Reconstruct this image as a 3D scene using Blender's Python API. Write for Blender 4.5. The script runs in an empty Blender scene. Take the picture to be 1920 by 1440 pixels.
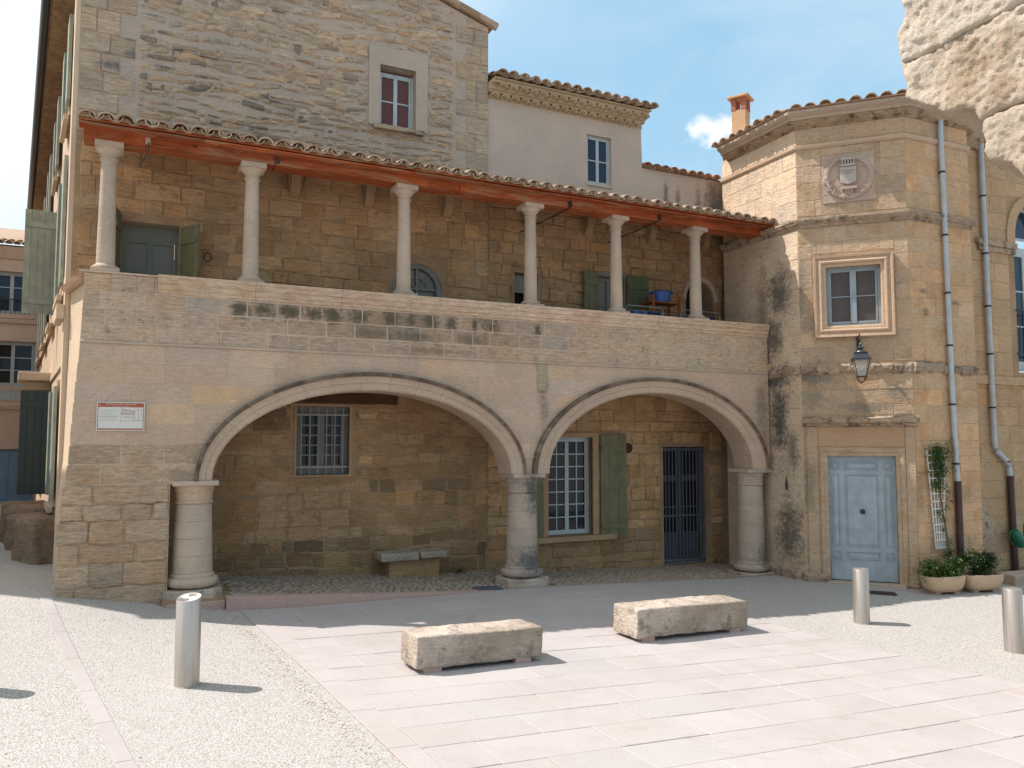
import bpy, bmesh, math, random
import numpy as np
from mathutils import Vector, Matrix, noise
from mathutils.geometry import tessellate_polygon, delaunay_2d_cdt

R = random.Random(7)
rad = math.radians
S = bpy.context.scene
COL = S.collection

# ------------------------------------------------------------------ camera, sky, sun
CAMZ, FPX, PITCH = 2.4, 1500.0, rad(4.0)
cam_d = bpy.data.cameras.new('camera')
cam_d.sensor_width = 36.0
cam_d.lens = 36.0 * FPX / 1920.0
cam_d.clip_end = 2000
cam = bpy.data.objects.new('camera', cam_d)
COL.objects.link(cam)
cam.location = (0, 0, CAMZ)
cam.rotation_euler = (rad(90) + PITCH, 0, 0)
S.camera = cam

SUN_EL, SUN_AZ = rad(54), rad(-90 + 5.0)      # azimuth measured clockwise from +Y
sdir = Vector((math.sin(SUN_AZ) * math.cos(SUN_EL), math.cos(SUN_AZ) * math.cos(SUN_EL), math.sin(SUN_EL)))
sun_d = bpy.data.lights.new('sun', 'SUN')
sun_d.energy = 4.8
sun_d.angle = rad(0.5)
sun_d.color = (1.0, 0.945, 0.915)
sun = bpy.data.objects.new('sun', sun_d)
COL.objects.link(sun)
sun.rotation_euler = sdir.to_track_quat('Z', 'Y').to_euler()
sun.location = sdir * 60

W = bpy.data.worlds.new('World')
S.world = W
W.use_nodes = True
wn, wl = W.node_tree.nodes, W.node_tree.links
wn.clear()
sky = wn.new('ShaderNodeTexSky')
sky.sky_type = 'NISHITA'
sky.sun_disc = False
sky.sun_elevation = SUN_EL
sky.sun_rotation = SUN_AZ
sky.air_density = 1.3
sky.dust_density = 1.6
sky.ozone_density = 1.0
bg = wn.new('ShaderNodeBackground')
bg.inputs['Strength'].default_value = 0.101
out = wn.new('ShaderNodeOutputWorld')
wtc = wn.new('ShaderNodeTexCoord')
wmap = wn.new('ShaderNodeMapping')
wmap.inputs['Scale'].default_value = (1.0, 1.0, 2.2)
wnz = wn.new('ShaderNodeTexNoise')
wnz.inputs['Scale'].default_value = 3.2
wnz.inputs['Detail'].default_value = 7
wnz.inputs['Roughness'].default_value = 0.55
wnz.inputs['Distortion'].default_value = 0.5
wrp = wn.new('ShaderNodeValToRGB')
wrp.color_ramp.elements[0].position = 0.42
wrp.color_ramp.elements[1].position = 0.78
wmix = wn.new('ShaderNodeMix'); wmix.data_type = 'RGBA'
wl.new(wtc.outputs['Generated'], wmap.inputs['Vector'])
wl.new(wmap.outputs['Vector'], wnz.inputs['Vector'])
wl.new(wnz.outputs['Fac'], wrp.inputs['Fac'])
# one small puffy cloud low between the roofs
cdir = Vector(((1336 - 960) / FPX, math.cos(PITCH) - (720 - 240) / FPX * math.sin(PITCH), math.sin(PITCH) + (720 - 240) / FPX * math.cos(PITCH))).normalized()
vsub = wn.new('ShaderNodeVectorMath'); vsub.operation = 'SUBTRACT'
vsub.inputs[1].default_value = cdir
wl.new(wtc.outputs['Generated'], vsub.inputs[0])
vms = wn.new('ShaderNodeVectorMath'); vms.operation = 'MULTIPLY'
vms.inputs[1].default_value = (1 / 0.035, 1 / 0.035, 1 / 0.016)
wl.new(vsub.outputs[0], vms.inputs[0])
vnz = wn.new('ShaderNodeTexNoise')
vnz.inputs['Scale'].default_value = 42; vnz.inputs['Detail'].default_value = 6
wl.new(wtc.outputs['Generated'], vnz.inputs['Vector'])
vlen = wn.new('ShaderNodeVectorMath'); vlen.operation = 'LENGTH'
wl.new(vms.outputs[0], vlen.inputs[0])
vma = wn.new('ShaderNodeMath'); vma.operation = 'MULTIPLY_ADD'
vma.inputs[1].default_value = 2.6; vma.inputs[2].default_value = -1.3
wl.new(vnz.outputs['Fac'], vma.inputs[0])
vad = wn.new('ShaderNodeMath'); vad.operation = 'ADD'
wl.new(vlen.outputs['Value'], vad.inputs[0]); wl.new(vma.outputs[0], vad.inputs[1])
vmr = wn.new('ShaderNodeMapRange')
vmr.inputs['From Min'].default_value = 1.15; vmr.inputs['From Max'].default_value = 0.35
wl.new(vad.outputs[0], vmr.inputs['Value'])
vmx = wn.new('ShaderNodeMath'); vmx.operation = 'MULTIPLY_ADD'
vmx.inputs[1].default_value = 0.3
wl.new(wrp.outputs['Color'], vmx.inputs[0])
wl.new(vmr.outputs[0], vmx.inputs[2]); vmx.use_clamp = True
wl.new(vmx.outputs[0], wmix.inputs['Factor'])
veil = wn.new('ShaderNodeMix'); veil.data_type = 'RGBA'
veil.inputs['Factor'].default_value = 0.55
veil.inputs['B'].default_value = (3.9, 6.9, 9.0, 1)
wl.new(sky.outputs['Color'], veil.inputs['A'])
# bright haze round the sun side of the sky
wdot = wn.new('ShaderNodeVectorMath'); wdot.operation = 'DOT_PRODUCT'; wdot.inputs[1].default_value = sdir
wl.new(wtc.outputs['Generated'], wdot.inputs[0])
wgl = wn.new('ShaderNodeMapRange'); wgl.interpolation_type = 'SMOOTHSTEP'
wgl.inputs['From Min'].default_value = 0.38; wgl.inputs['From Max'].default_value = 0.60; wgl.inputs['To Max'].default_value = 0.7
wl.new(wdot.outputs['Value'], wgl.inputs['Value'])
wgm = wn.new('ShaderNodeMix'); wgm.data_type = 'RGBA'
wl.new(wgl.outputs[0], wgm.inputs['Factor']); wl.new(veil.outputs['Result'], wgm.inputs['A']); wgm.inputs['B'].default_value = (9.5, 9.6, 9.6, 1)
wl.new(wgm.outputs['Result'], wmix.inputs['A'])
wmix.inputs['B'].default_value = (8.5, 8.6, 8.8, 1)
wl.new(wmix.outputs['Result'], bg.inputs['Color'])
wl.new(bg.outputs[0], out.inputs['Surface'])

S.view_settings.view_transform = 'Standard'
S.view_settings.look = 'None'
S.view_settings.gamma = 1
S.view_settings.use_curve_mapping = False
S.view_settings.exposure = 0.38

# ------------------------------------------------------------------ helpers
def ray(px, py):
    a = (px - 960) / FPX; b = (720 - py) / FPX
    return Vector((a, math.cos(PITCH) - b * math.sin(PITCH), math.sin(PITCH) + b * math.cos(PITCH)))


class Frame:
    """x along a wall (to the right seen from outside), y into the wall, z up"""
    def __init__(s, x, y, deg):
        s.o = Vector((x, y, 0)); s.deg = deg
        a = rad(deg)
        s.ex = Vector((math.cos(a), math.sin(a), 0)); s.ey = Vector((-math.sin(a), math.cos(a), 0))
        s.m = Matrix.Translation(s.o) @ Matrix.Rotation(a, 4, 'Z')

    def w(s, a, d, z=0.0):
        return s.o + s.ex * a + s.ey * d + Vector((0, 0, z))

    def at(s, px, py, d=0):
        r = ray(px, py); C = Vector((0, 0, CAMZ))
        t = ((s.o - C).dot(s.ey) + d) / r.dot(s.ey)
        P = C + r * t
        return ((P - s.o).dot(s.ex), P.z)


G = Frame(-5.26, 9.68, 25.95)                 # arcade front
T2 = Frame(5.02, 13.84, -20.8)                # tower front face
_c23 = T2.w(1.74, 0); T3 = Frame(_c23.x, _c23.y, 24.2)
_p = T2.o + Vector((-math.cos(rad(65.8)), math.sin(rad(65.8)), 0)) * 2.0
T1 = Frame(_p.x, _p.y, -65.8)
_c34 = T3.w(1.56, 0)
RW = Frame(_c34.x, _c34.y, 25.95)
_b = G.w(-0.21, 1.5)
ST = Frame(_b.x, _b.y, -58.0)                 # street front (x negative goes away)
HF = Frame(-16, 23, 25.95)                    # far house
KF = Frame(4.12, 8.5, -50)                    # ruin


class MB:
    def __init__(s):
        s.v = []; s.f = []; s.c = []; s.t = (1, 1, 1)

    def add(s, vs, fs, t=None):
        o = len(s.v); s.v += [tuple(v) for v in vs]
        s.f += [tuple(i + o for i in f) for f in fs]
        s.c += [t or s.t] * len(vs)

    def box(s, x0, x1, y0, y1, z0, z1, t=None):
        s.add([(x0, y0, z0), (x1, y0, z0), (x1, y1, z0), (x0, y1, z0), (x0, y0, z1), (x1, y0, z1), (x1, y1, z1), (x0, y1, z1)],
              [(0, 3, 2, 1), (4, 5, 6, 7), (0, 1, 5, 4), (1, 2, 6, 5), (2, 3, 7, 6), (3, 0, 4, 7)], t)

    def cbox(s, c, sx, sy, sz, M=None, t=None):
        vs = []
        for z in (-1, 1):
            for x, y in ((-1, -1), (1, -1), (1, 1), (-1, 1)):
                p = Vector((x * sx / 2, y * sy / 2, z * sz / 2))
                if M is not None: p = M @ p
                vs.append(p + Vector(c))
        s.add(vs, [(0, 3, 2, 1), (4, 5, 6, 7), (0, 1, 5, 4), (1, 2, 6, 5), (2, 3, 7, 6), (3, 0, 4, 7)], t)

    def bar(s, a, b, w, h=None, up=(0, 0, 1), t=None):
        a = Vector(a); b = Vector(b); d = b - a; L = d.length; d.normalize(); h = h or w
        u = Vector(up)
        if abs(d.dot(u)) > .95: u = Vector((0, 1, 0))
        r = d.cross(u).normalized(); u = r.cross(d)
        M = Matrix((r, d, u)).transposed()
        s.cbox((a + b) / 2, w, L, h, M, t)

    def tube(s, pts, r, n=10, t=None, cap=True):
        pts = [Vector(p) for p in pts]; rings = []
        rr = r if isinstance(r, (list, tuple)) else [r] * len(pts)
        vs = []; fs = []
        for i, p in enumerate(pts):
            d = (pts[min(i + 1, len(pts) - 1)] - pts[max(i - 1, 0)]).normalized()
            u = Vector((0, 0, 1)) if abs(d.z) < .9 else Vector((0, 1, 0))
            a = d.cross(u).normalized(); b = a.cross(d)
            for k in range(n):
                an = 2 * math.pi * k / n
                vs.append(p + (a * math.cos(an) + b * math.sin(an)) * rr[i])
        for i in range(len(pts) - 1):
            for k in range(n):
                fs.append((i * n + k, i * n + (k + 1) % n, (i + 1) * n + (k + 1) % n, (i + 1) * n + k))
        if cap:
            fs.append(tuple(range(n))); fs.append(tuple((len(pts) - 1) * n + k for k in range(n)))
        s.add(vs, fs, t)

    def lathe(s, prof, cx=0, cy=0, n=24, t=None, cap=True):
        vs = []; fs = []
        for r, z in prof:
            for k in range(n):
                a = 2 * math.pi * k / n
                vs.append((cx + r * math.cos(a), cy + r * math.sin(a), z))
        for i in range(len(prof) - 1):
            for k in range(n):
                fs.append((i * n + k, i * n + (k + 1) % n, (i + 1) * n + (k + 1) % n, (i + 1) * n + k))
        if cap:
            fs.append(tuple(reversed(range(n)))); fs.append(tuple((len(prof) - 1) * n + k for k in range(n)))
        s.add(vs, fs, t)

    def slab(s, outer, holes, y0, y1, t=None):
        """wall in the xz plane with holes, from depth y0 (front) to y1"""
        loops = [outer] + list(holes)
        flat = [p for l in loops for p in l]
        tris = tessellate_polygon([[Vector((p[0], p[1], 0)) for p in l] for l in loops])
        n = len(flat)
        vs = [(p[0], y0, p[1]) for p in flat] + [(p[0], y1, p[1]) for p in flat]
        fs = []
        for a, b, c in tris:
            fs.append((a, b, c)); fs.append((a + n, c + n, b + n))
        o = 0
        for l in loops:
            m = len(l)
            for i in range(m):
                a, b = o + i, o + (i + 1) % m
                fs.append((a, b, b + n, a + n))
            o += m
        s.add(vs, fs, t)

    def sweep(s, path, prof, closed=False, t=None):
        """path: 2D points (x,y); prof: (out,z); out is to the right-hand normal (front, -y side)"""
        n = len(path); m = len(prof); vs = []; fs = []
        P = [Vector((p[0], p[1])) for p in path]
        for i in range(n):
            if 0 < i < n - 1 or closed:
                a = (P[i] - P[i - 1]).normalized(); b = (P[(i + 1) % n] - P[i]).normalized()
            elif i == 0:
                a = b = (P[1] - P[0]).normalized()
            else:
                a = b = (P[-1] - P[-2]).normalized()
            na = Vector((a.y, -a.x)); nb = Vector((b.y, -b.x))
            mm = (na + nb); mm = mm / max(1e-6, mm.dot(na))
            for o, z in prof:
                vs.append((P[i].x + mm.x * o, P[i].y + mm.y * o, z))
        for i in range(n if closed else n - 1):
            j = (i + 1) % n
            for k in range(m):
                fs.append((i * m + k, j * m + k, j * m + (k + 1) % m, i * m + (k + 1) % m))
        if not closed:
            fs.append(tuple(range(m))); fs.append(tuple((n - 1) * m + k for k in range(m)))
        s.add(vs, fs, t)

    def mesh(s, name, mat, smooth=False, recalc=True):
        me = bpy.data.meshes.new(name)
        me.from_pydata(s.v, [], s.f)
        ca = me.attributes.new('tint', 'FLOAT_COLOR', 'POINT')
        arr = np.ones((len(s.v), 4), dtype=np.float32)
        arr[:, :3] = np.array(s.c, dtype=np.float32).reshape(-1, 3)
        ca.data.foreach_set('color', arr.ravel())
        if recalc:
            bm = bmesh.new(); bm.from_mesh(me); bmesh.ops.recalc_face_normals(bm, faces=bm.faces)
            bm.to_mesh(me); bm.free()
        if smooth:
            me.polygons.foreach_set('use_smooth', [True] * len(me.polygons))
            if smooth != 'all':
                me.set_sharp_from_angle(angle=rad(38))
        me.materials.append(mat)
        return me

    def build(s, name, mat, parent=None, smooth=False, bevel=0, kind=None, basis=None, label=None, recalc=True):
        o = link(name, s.mesh(name, mat, smooth, recalc), parent, basis)
        if bevel:
            b = o.modifiers.new('bevel', 'BEVEL'); b.width = bevel; b.segments = 2; b.limit_method = 'ANGLE'
        if kind: o['kind'] = kind
        if label: o['label'] = label
        return o


def link(name, me, parent=None, basis=None):
    o = bpy.data.objects.new(name, me); COL.objects.link(o)
    if parent is not None: o.parent = parent
    if basis is not None: o.matrix_basis = basis
    return o


def thing(name, label, cat, frame=None, loc=None, rotz=0.0, group=None):
    o = bpy.data.objects.new(name, None); COL.objects.link(o)
    o.empty_display_size = .3
    if frame is not None: o.matrix_basis = frame.m
    if loc is not None: o.location = loc; o.rotation_euler = (0, 0, rotz)
    o['label'] = label; o['category'] = cat
    if group: o['group'] = group
    return o


def tag(o, label, cat, group=None):
    o['label'] = label; o['category'] = cat
    if group: o['group'] = group
    return o


# ------------------------------------------------------------------ materials
class NT:
    def __init__(s, name):
        s.m = bpy.data.materials.new(name); s.m.use_nodes = True
        s.n = s.m.node_tree.nodes; s.l = s.m.node_tree.links; s.n.clear()
        s.out = s.n.new('ShaderNodeOutputMaterial'); s.b = s.n.new('ShaderNodeBsdfPrincipled')
        s.l.new(s.b.outputs[0], s.out.inputs['Surface'])
        s.tc = s.n.new('ShaderNodeTexCoord').outputs['Object']

    def put(s, sock, v):
        if isinstance(v, bpy.types.NodeSocket): s.l.new(v, sock)
        elif isinstance(v, tuple) and len(v) == 3 and sock.type == 'RGBA': sock.default_value = (*v, 1)
        else: sock.default_value = v

    def math(s, op, a, b=0.0, clamp=False):
        n = s.n.new('ShaderNodeMath'); n.operation = op; n.use_clamp = clamp
        s.put(n.inputs[0], a); s.put(n.inputs[1], b); return n.outputs[0]

    def map(s, scale=(1, 1, 1), loc=(0, 0, 0), vec=None):
        n = s.n.new('ShaderNodeMapping'); n.inputs['Scale'].default_value = scale; n.inputs['Location'].default_value = loc
        s.l.new(vec or s.tc, n.inputs[0]); return n.outputs[0]

    def noise(s, scale, detail=4, rough=.55, vec=None, dist=0.0):
        n = s.n.new('ShaderNodeTexNoise'); n.inputs['Scale'].default_value = scale
        n.inputs['Detail'].default_value = detail; n.inputs['Roughness'].default_value = rough
        n.inputs['Distortion'].default_value = dist
        s.l.new(vec or s.tc, n.inputs['Vector']); return n.outputs['Fac']

    def vor(s, scale, vec=None, feat='F1', out='Distance', rnd=1.0):
        n = s.n.new('ShaderNodeTexVoronoi'); n.inputs['Scale'].default_value = scale; n.feature = feat
        n.inputs['Randomness'].default_value = rnd
        s.l.new(vec or s.tc, n.inputs['Vector']); return n.outputs[out]

    def rng(s, v, a, b, c=0.0, d=1.0):
        n = s.n.new('ShaderNodeMapRange'); n.interpolation_type = 'SMOOTHSTEP'
        s.put(n.inputs[0], v)
        for i, q in enumerate((a, b, c, d)): n.inputs[i + 1].default_value = q
        return n.outputs[0]

    def mix(s, f, a, b, mode='MIX'):
        n = s.n.new('ShaderNodeMix'); n.data_type = 'RGBA'; n.blend_type = mode
        s.put(n.inputs['Factor'], f); s.put(n.inputs['A'], a); s.put(n.inputs['B'], b); return n.outputs['Result']

    def tint(s):
        n = s.n.new('ShaderNodeAttribute'); n.attribute_name = 'tint'; return n.outputs['Color']

    def orand(s):
        return s.n.new('ShaderNodeObjectInfo').outputs['Random']

    def grey(s, v):
        n = s.n.new('ShaderNodeCombineColor')
        for i in range(3): s.put(n.inputs[i], v)
        return n.outputs[0]

    def xyz(s, vec=None):
        n = s.n.new('ShaderNodeSeparateXYZ'); s.l.new(vec or s.tc, n.inputs[0]); return n.outputs

    def bump(s, h, strength=.5, dist=.01, prev=None):
        n = s.n.new('ShaderNodeBump'); n.inputs['Strength'].default_value = strength; n.inputs['Distance'].default_value = dist
        s.put(n.inputs['Height'], h)
        if prev is not None: s.l.new(prev, n.inputs['Normal'])
        return n.outputs[0]

    def done(s, color, rough=.9, normal=None, metal=0.0, spec=None):
        s.put(s.b.inputs['Base Color'], color); s.put(s.b.inputs['Roughness'], rough)
        s.b.inputs['Metallic'].default_value = metal
        if spec is not None: s.b.inputs['Specular IOR Level'].default_value = spec
        if normal is not None: s.l.new(normal, s.b.inputs['Normal'])
        return s.m


def stone_mat(name, c1, c2, strata=.35, bump=.6, lichen=.35, lth=.6, stains=(), scol=(.06, .055, .045), streak=(), grain=1.0, orange=.0):
    c1, c2 = [(c[0] * 1.04, c[1] * .965, c[2] * .955) for c in (c1, c2)]     # a touch warmer than read off the photo
    t = NT(name)
    col = t.mix(t.rng(t.noise(1.7, 5), .35, .65), c1, c2)
    if orange:
        col = t.mix(t.math('MULTIPLY', t.rng(t.noise(2.6, 6, vec=t.map(loc=(7, 3, 1))), .5, .68), orange), col, (.40, .22, .09))
    col = t.mix(1.0, col, t.tint(), 'MULTIPLY')
    fine = t.noise(70, 5, .7)
    st = t.noise(7, 6, .65, t.map((1, 1, 6)), .4)
    col = t.mix(1.0, col, t.grey(t.rng(fine, .2, .8, 1 - .22 * grain, 1 + .2 * grain)), 'MULTIPLY')
    col = t.mix(1.0, col, t.grey(t.rng(st, .25, .75, 1 - strata * .6, 1 + strata * .45)), 'MULTIPLY')
    med = t.noise(6, 8, .7, t.map(loc=(3, 9, 4)))
    lm = t.math('MULTIPLY', t.rng(med, lth, lth + .12), lichen)
    # hand-placed weathering (shape follows each patch)
    X = t.xyz()
    acc = None
    wob = t.noise(4, 8, .75)
    wob2 = t.noise(16, 5, .7)
    for (cx, cz, rx, rz, k) in stains:
        a = t.math('MULTIPLY', t.math('SUBTRACT', X[0], cx), 1 / rx)
        b = t.math('MULTIPLY', t.math('SUBTRACT', X[2], cz), 1 / rz)
        q = t.math('SQRT', t.math('ADD', t.math('MULTIPLY', a, a), t.math('MULTIPLY', b, b)))
        q = t.math('ADD', q, t.math('MULTIPLY', t.math('SUBTRACT', wob, .5), 2.6))
        q = t.math('ADD', q, t.math('MULTIPLY', t.math('SUBTRACT', wob2, .5), 1.3))
        mk = t.math('MULTIPLY', t.rng(q, 1.35, .15), k)
        acc = mk if acc is None else t.math('MAXIMUM', acc, mk)
    if acc is not None: lm = t.math('MAXIMUM', lm, acc)
    col = t.mix(lm, col, scol)
    pits = t.rng(t.vor(38, t.map((1, 1, 1.6))), .0, .22, 0, 1)
    pm = t.rng(t.noise(4, 3, vec=t.map(loc=(1, 5, 2))), .5, .62)
    h = t.math('ADD', t.math('MULTIPLY', st, 1.0 + strata), t.math('MULTIPLY', fine, .5))
    h = t.math('ADD', h, t.math('MULTIPLY', med, .8))
    h = t.math('ADD', h, t.math('MULTIPLY', t.math('MULTIPLY', pits, pm), .5))
    return t.done(col, .92, t.bump(h, bump, .018), spec=.25)


def paint_mat(name, c, rough=.5, wear=.15, dirt=(.2, .17, .13), var=.08):
    t = NT(name)
    col = t.mix(1.0, c, t.grey(t.rng(t.noise(5, 5), .3, .7, 1 - var, 1 + var)), 'MULTIPLY')
    col = t.mix(1.0, col, t.tint(), 'MULTIPLY')
    col = t.mix(t.math('MULTIPLY', t.rng(t.noise(9, 7, .7, t.map((1, 1, .35))), .58, .75), wear), col, dirt)
    return t.done(col, rough, t.bump(t.noise(40, 4, vec=t.map((1, 1, .2))), .12, .004))


def plain(name, c, rough=.5, metal=0.0, spec=None):
    t = NT(name)
    return t.done(t.mix(1.0, c, t.tint(), 'MULTIPLY'), rough, None, metal, spec)


def wood_mat(name, c1, c2, scale=(1, 8, 8), bleach=0.0):
    t = NT(name)
    g = t.noise(3, 7, .65, t.map(scale), .8)
    col = t.mix(t.rng(g, .3, .7), c1, c2)
    col = t.mix(t.rng(t.noise(1.3, 4), .5, .75, 0, .75), col, tuple(q * 1.7 for q in c1))
    col = t.mix(t.rng(t.noise(2.2, 5, vec=t.map((.6, 3, 3), (4, 4, 4))), .62, .78, 0, .8), col, (.035, .012, .006))
    if bleach:
        col = t.mix(t.math('MULTIPLY', t.rng(t.noise(1.1, 7, .7, t.map((.7, 5, 5), (9, 1, 3)), 1.0), .50, .62), bleach), col, (.36, .20, .11))
        kn = t.vor(2.3, t.map((1, 3, 3))); col = t.mix(t.rng(kn, .10, .04), col, (.03, .012, .008))
        col = t.mix(t.rng(t.noise(26, 4, .7, t.map((.06, 1, 1))), .62, .70, 0, .7), col, (.05, .018, .01))
    return t.done(t.mix(1.0, col, t.tint(), 'MULTIPLY'), .7, t.bump(g, .4, .012), spec=.2)


M_front = stone_mat('pale_ashlar', (.52, .40, .29), (.47, .365, .27), strata=.22, bump=.5, lichen=.32, lth=.63,
                    stains=[(6.38, 3.3, .10, .42, .75), (6.4, 2.9, .09, .3, .6), (10.85, 3.0, .16, .55, .6), (10.9, 2.3, .14, .5, .5), (1.15, 1.97, .3, .1, .6)], scol=(.17, .145, .10))
M_frontlow = stone_mat('eroded_ashlar', (.50, .375, .25), (.44, .33, .225), strata=.5, bump=1.0, lichen=.5, lth=.58, scol=(.22, .165, .11), orange=.25)
_pst = []
for _a, _b in ((436, 470), (478, 515), (522, 565), (574, 604), (610, 640), (657, 690), (718, 747), (761, 779), (795, 820), (838, 855), (886, 894), (905, 937), (1003, 1012)):
    _y = 580 + .062 * ((_a + _b) / 2 - 475); _s0 = G.at(_a, _y)[0]; _s1 = G.at(_b, _y)[0]
    _pst.append(((_s0 + _s1) / 2, 4.13, (_s1 - _s0) * .70, .13, 1.0))
M_parapet = stone_mat('parapet_ashlar', (.50, .385, .27), (.455, .355, .26), strata=.5, bump=.8, lichen=.55, lth=.55, scol=(.12, .095, .062), stains=_pst + [(3.6, 3.9, .3, .07, .6), (4.3, 3.9, .4, .08, .7), (5.2, 3.9, .3, .07, .6), (4.5, 3.7, .7, .05, .5)])
M_coping = stone_mat('banded_coping_stone', (.52, .38, .27), (.56, .44, .33), strata=.5, bump=.3, lichen=.1, orange=.25)
_rst = []
for _x, _y, _a, _b in ((250, 38, .14, .09), (245, 72, .2, .05), (248, 103, .14, .09), (215, 124, .26, .07), (310, 127, .12, .04), (305, 62, .14, .04), (385, 150, .2, .07), (358, 168, .12, .04), (500, 182, .12, .05), (515, 190, .10, .05), (552, 205, .12, .04), (590, 218, .1, .04), (620, 246, .08, .04), (335, 95, .1, .04), (290, 28, .16, .04), (860, 215, .1, .05), (835, 60, .16, .04), (860, 235, .08, .06)):
    _p = G.at(_x, _y, 1.5); _rst.append((_p[0], _p[1], _a, _b, .8))
M_rubble = stone_mat('rubble_limestone', (.50, .395, .275), (.44, .355, .255), strata=.5, bump=1.0, lichen=.5, lth=.58, scol=(.13, .13, .13), stains=_rst)
M_mortar = stone_mat('grey_lime_mortar', (.48, .40, .315), (.42, .365, .30), strata=.2, bump=.9, lichen=.3, lth=.6, scol=(.2, .18, .15))
M_mortar2 = stone_mat('warm_lime_mortar', (.40, .28, .17), (.31, .215, .125), strata=.2, bump=.7, lichen=.35, scol=(.22, .15, .09))
M_fmortar = stone_mat('pale_joint_mortar', (.54, .43, .32), (.49, .39, .29), strata=.1, bump=.4, lichen=.15)
M_inner = stone_mat('ochre_inner_stone', (.43, .285, .148), (.34, .225, .115), strata=.4, bump=.9, lichen=.6, lth=.55, scol=(.17, .12, .075), orange=.35)
M_render = stone_mat('smooth_render', (.51, .43, .35), (.47, .40, .33), strata=.1, bump=.25, lichen=.0, grain=.4,
                     stains=[(9.95, 7.15, .07, .35, .75), (10.25, 7.1, .06, .32, .7), (10.75, 7.1, .09, .38, .7), (11.15, 7.1, .25, .7, .8), (9.8, 6.9, .8, .15, .5)], scol=(.12, .115, .10))
M_tower = stone_mat('tower_ashlar', (.52, .40, .265), (.48, .37, .25), strata=.3, bump=.9, lichen=.5, lth=.56, scol=(.19, .17, .135), orange=.35,
                    stains=[(.1, 3.5, .4, .2, .95), (.9, 3.62, .5, .10, .9), (.0, 5.0, .16, .6, .7), (.2, 3.1, .3, .18, .7), (1.0, 2.95, .5, .1, .7), (1.5, 3.2, .2, .15, .5), (.1, 1.6, .12, .5, .6), (.15, 4.4, .2, .2, .6)])
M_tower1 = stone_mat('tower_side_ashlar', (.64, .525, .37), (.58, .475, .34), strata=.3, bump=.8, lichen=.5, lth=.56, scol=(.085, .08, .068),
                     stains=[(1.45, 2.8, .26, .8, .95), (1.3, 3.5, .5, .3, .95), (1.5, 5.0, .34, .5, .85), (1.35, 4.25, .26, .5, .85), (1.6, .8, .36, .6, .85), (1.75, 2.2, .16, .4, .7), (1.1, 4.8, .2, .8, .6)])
M_tower3 = stone_mat('tower_right_ashlar', (.60, .41, .24), (.54, .375, .225), strata=.25, bump=.6, lichen=.55, lth=.58, scol=(.17, .14, .105), orange=.4,
                     stains=[(.3, 4.9, .1, .05, .8), (.35, 4.55, .08, .08, .8), (1.1, 4.75, .14, .04, .8), (.4, 3.68, .5, .05, .9), (1.2, 3.62, .3, .06, .9), (.05, 1.6, .15, .4, .45)])
M_mould = stone_mat('weathered_moulding', (.46, .36, .25), (.36, .29, .21), strata=.4, bump=1.0, lichen=.85, lth=.5, scol=(.10, .085, .065))
M_smooth = stone_mat('dressed_stone', (.54, .41, .28), (.48, .37, .26), strata=.15, bump=.3, lichen=.15)
M_column = stone_mat('pale_column_stone', (.50, .415, .315), (.42, .35, .27), strata=.1, bump=.45, lichen=.4, lth=.6, scol=(.2, .18, .16))
M_column_b = stone_mat('stained_column_stone', (.47, .40, .315), (.39, .335, .27), strata=.1, bump=.5, lichen=.5, lth=.58, scol=(.14, .13, .12),
                       stains=[(6.2, 1.6, .16, .4, 1.0), (6.2, .55, .3, .26, 1.0), (10.85, .35, .25, .25, .8)])
_r0 = KF.at(1815, 130)
def ruin_mat():
    t = NT('sunlit_ruin_stone')
    col = t.mix(t.rng(t.noise(2.2, 6, .6), .35, .65), (.78, .67, .55), (.72, .60, .48))
    X = t.xyz(); acc = None; wob = t.noise(3, 8, .75)
    for (cx, cz, rx, rz_, k) in [(_r0[0], _r0[1], .28, .34, .8), (_r0[0] + .3, _r0[1] - .3, .2, .3, .75), (_r0[0] + .35, _r0[1] + .1, .16, .2, .6), (_r0[0] - .32, _r0[1] + .35, .06, .2, .5)]:
        a = t.math('MULTIPLY', t.math('SUBTRACT', X[0], cx), 1 / rx); b = t.math('MULTIPLY', t.math('SUBTRACT', X[2], cz), 1 / rz_)
        q = t.math('ADD', t.math('SQRT', t.math('ADD', t.math('MULTIPLY', a, a), t.math('MULTIPLY', b, b))), t.math('MULTIPLY', t.math('SUBTRACT', wob, .5), 3.2))
        mk = t.math('MULTIPLY', t.rng(q, 1.3, .2), k); acc = mk if acc is None else t.math('MAXIMUM', acc, mk)
    col = t.mix(acc, col, (.48, .34, .22))
    col = t.mix(1.0, col, t.tint(), 'MULTIPLY')
    f = t.noise(34, 8, .8); g = t.noise(11, 8, .75)
    col = t.mix(1.0, col, t.grey(t.rng(f, .25, .75, .84, 1.12)), 'MULTIPLY')
    pit = t.rng(t.vor(30), .0, .28)
    pit2 = t.rng(t.vor(9, t.map(loc=(2, 2, 2))), .0, .16)
    col = t.mix(t.rng(g, .60, .72, 0, .5), col, (.42, .31, .21))
    h = t.math('ADD', t.math('MULTIPLY', f, 1.2), t.math('MULTIPLY', g, 1.6))
    h = t.math('ADD', h, t.math('MULTIPLY', pit, .5)); h = t.math('ADD', h, t.math('MULTIPLY', pit2, .5))
    return t.done(col, .95, t.bump(h, 1.0, .03), spec=.15)


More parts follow.
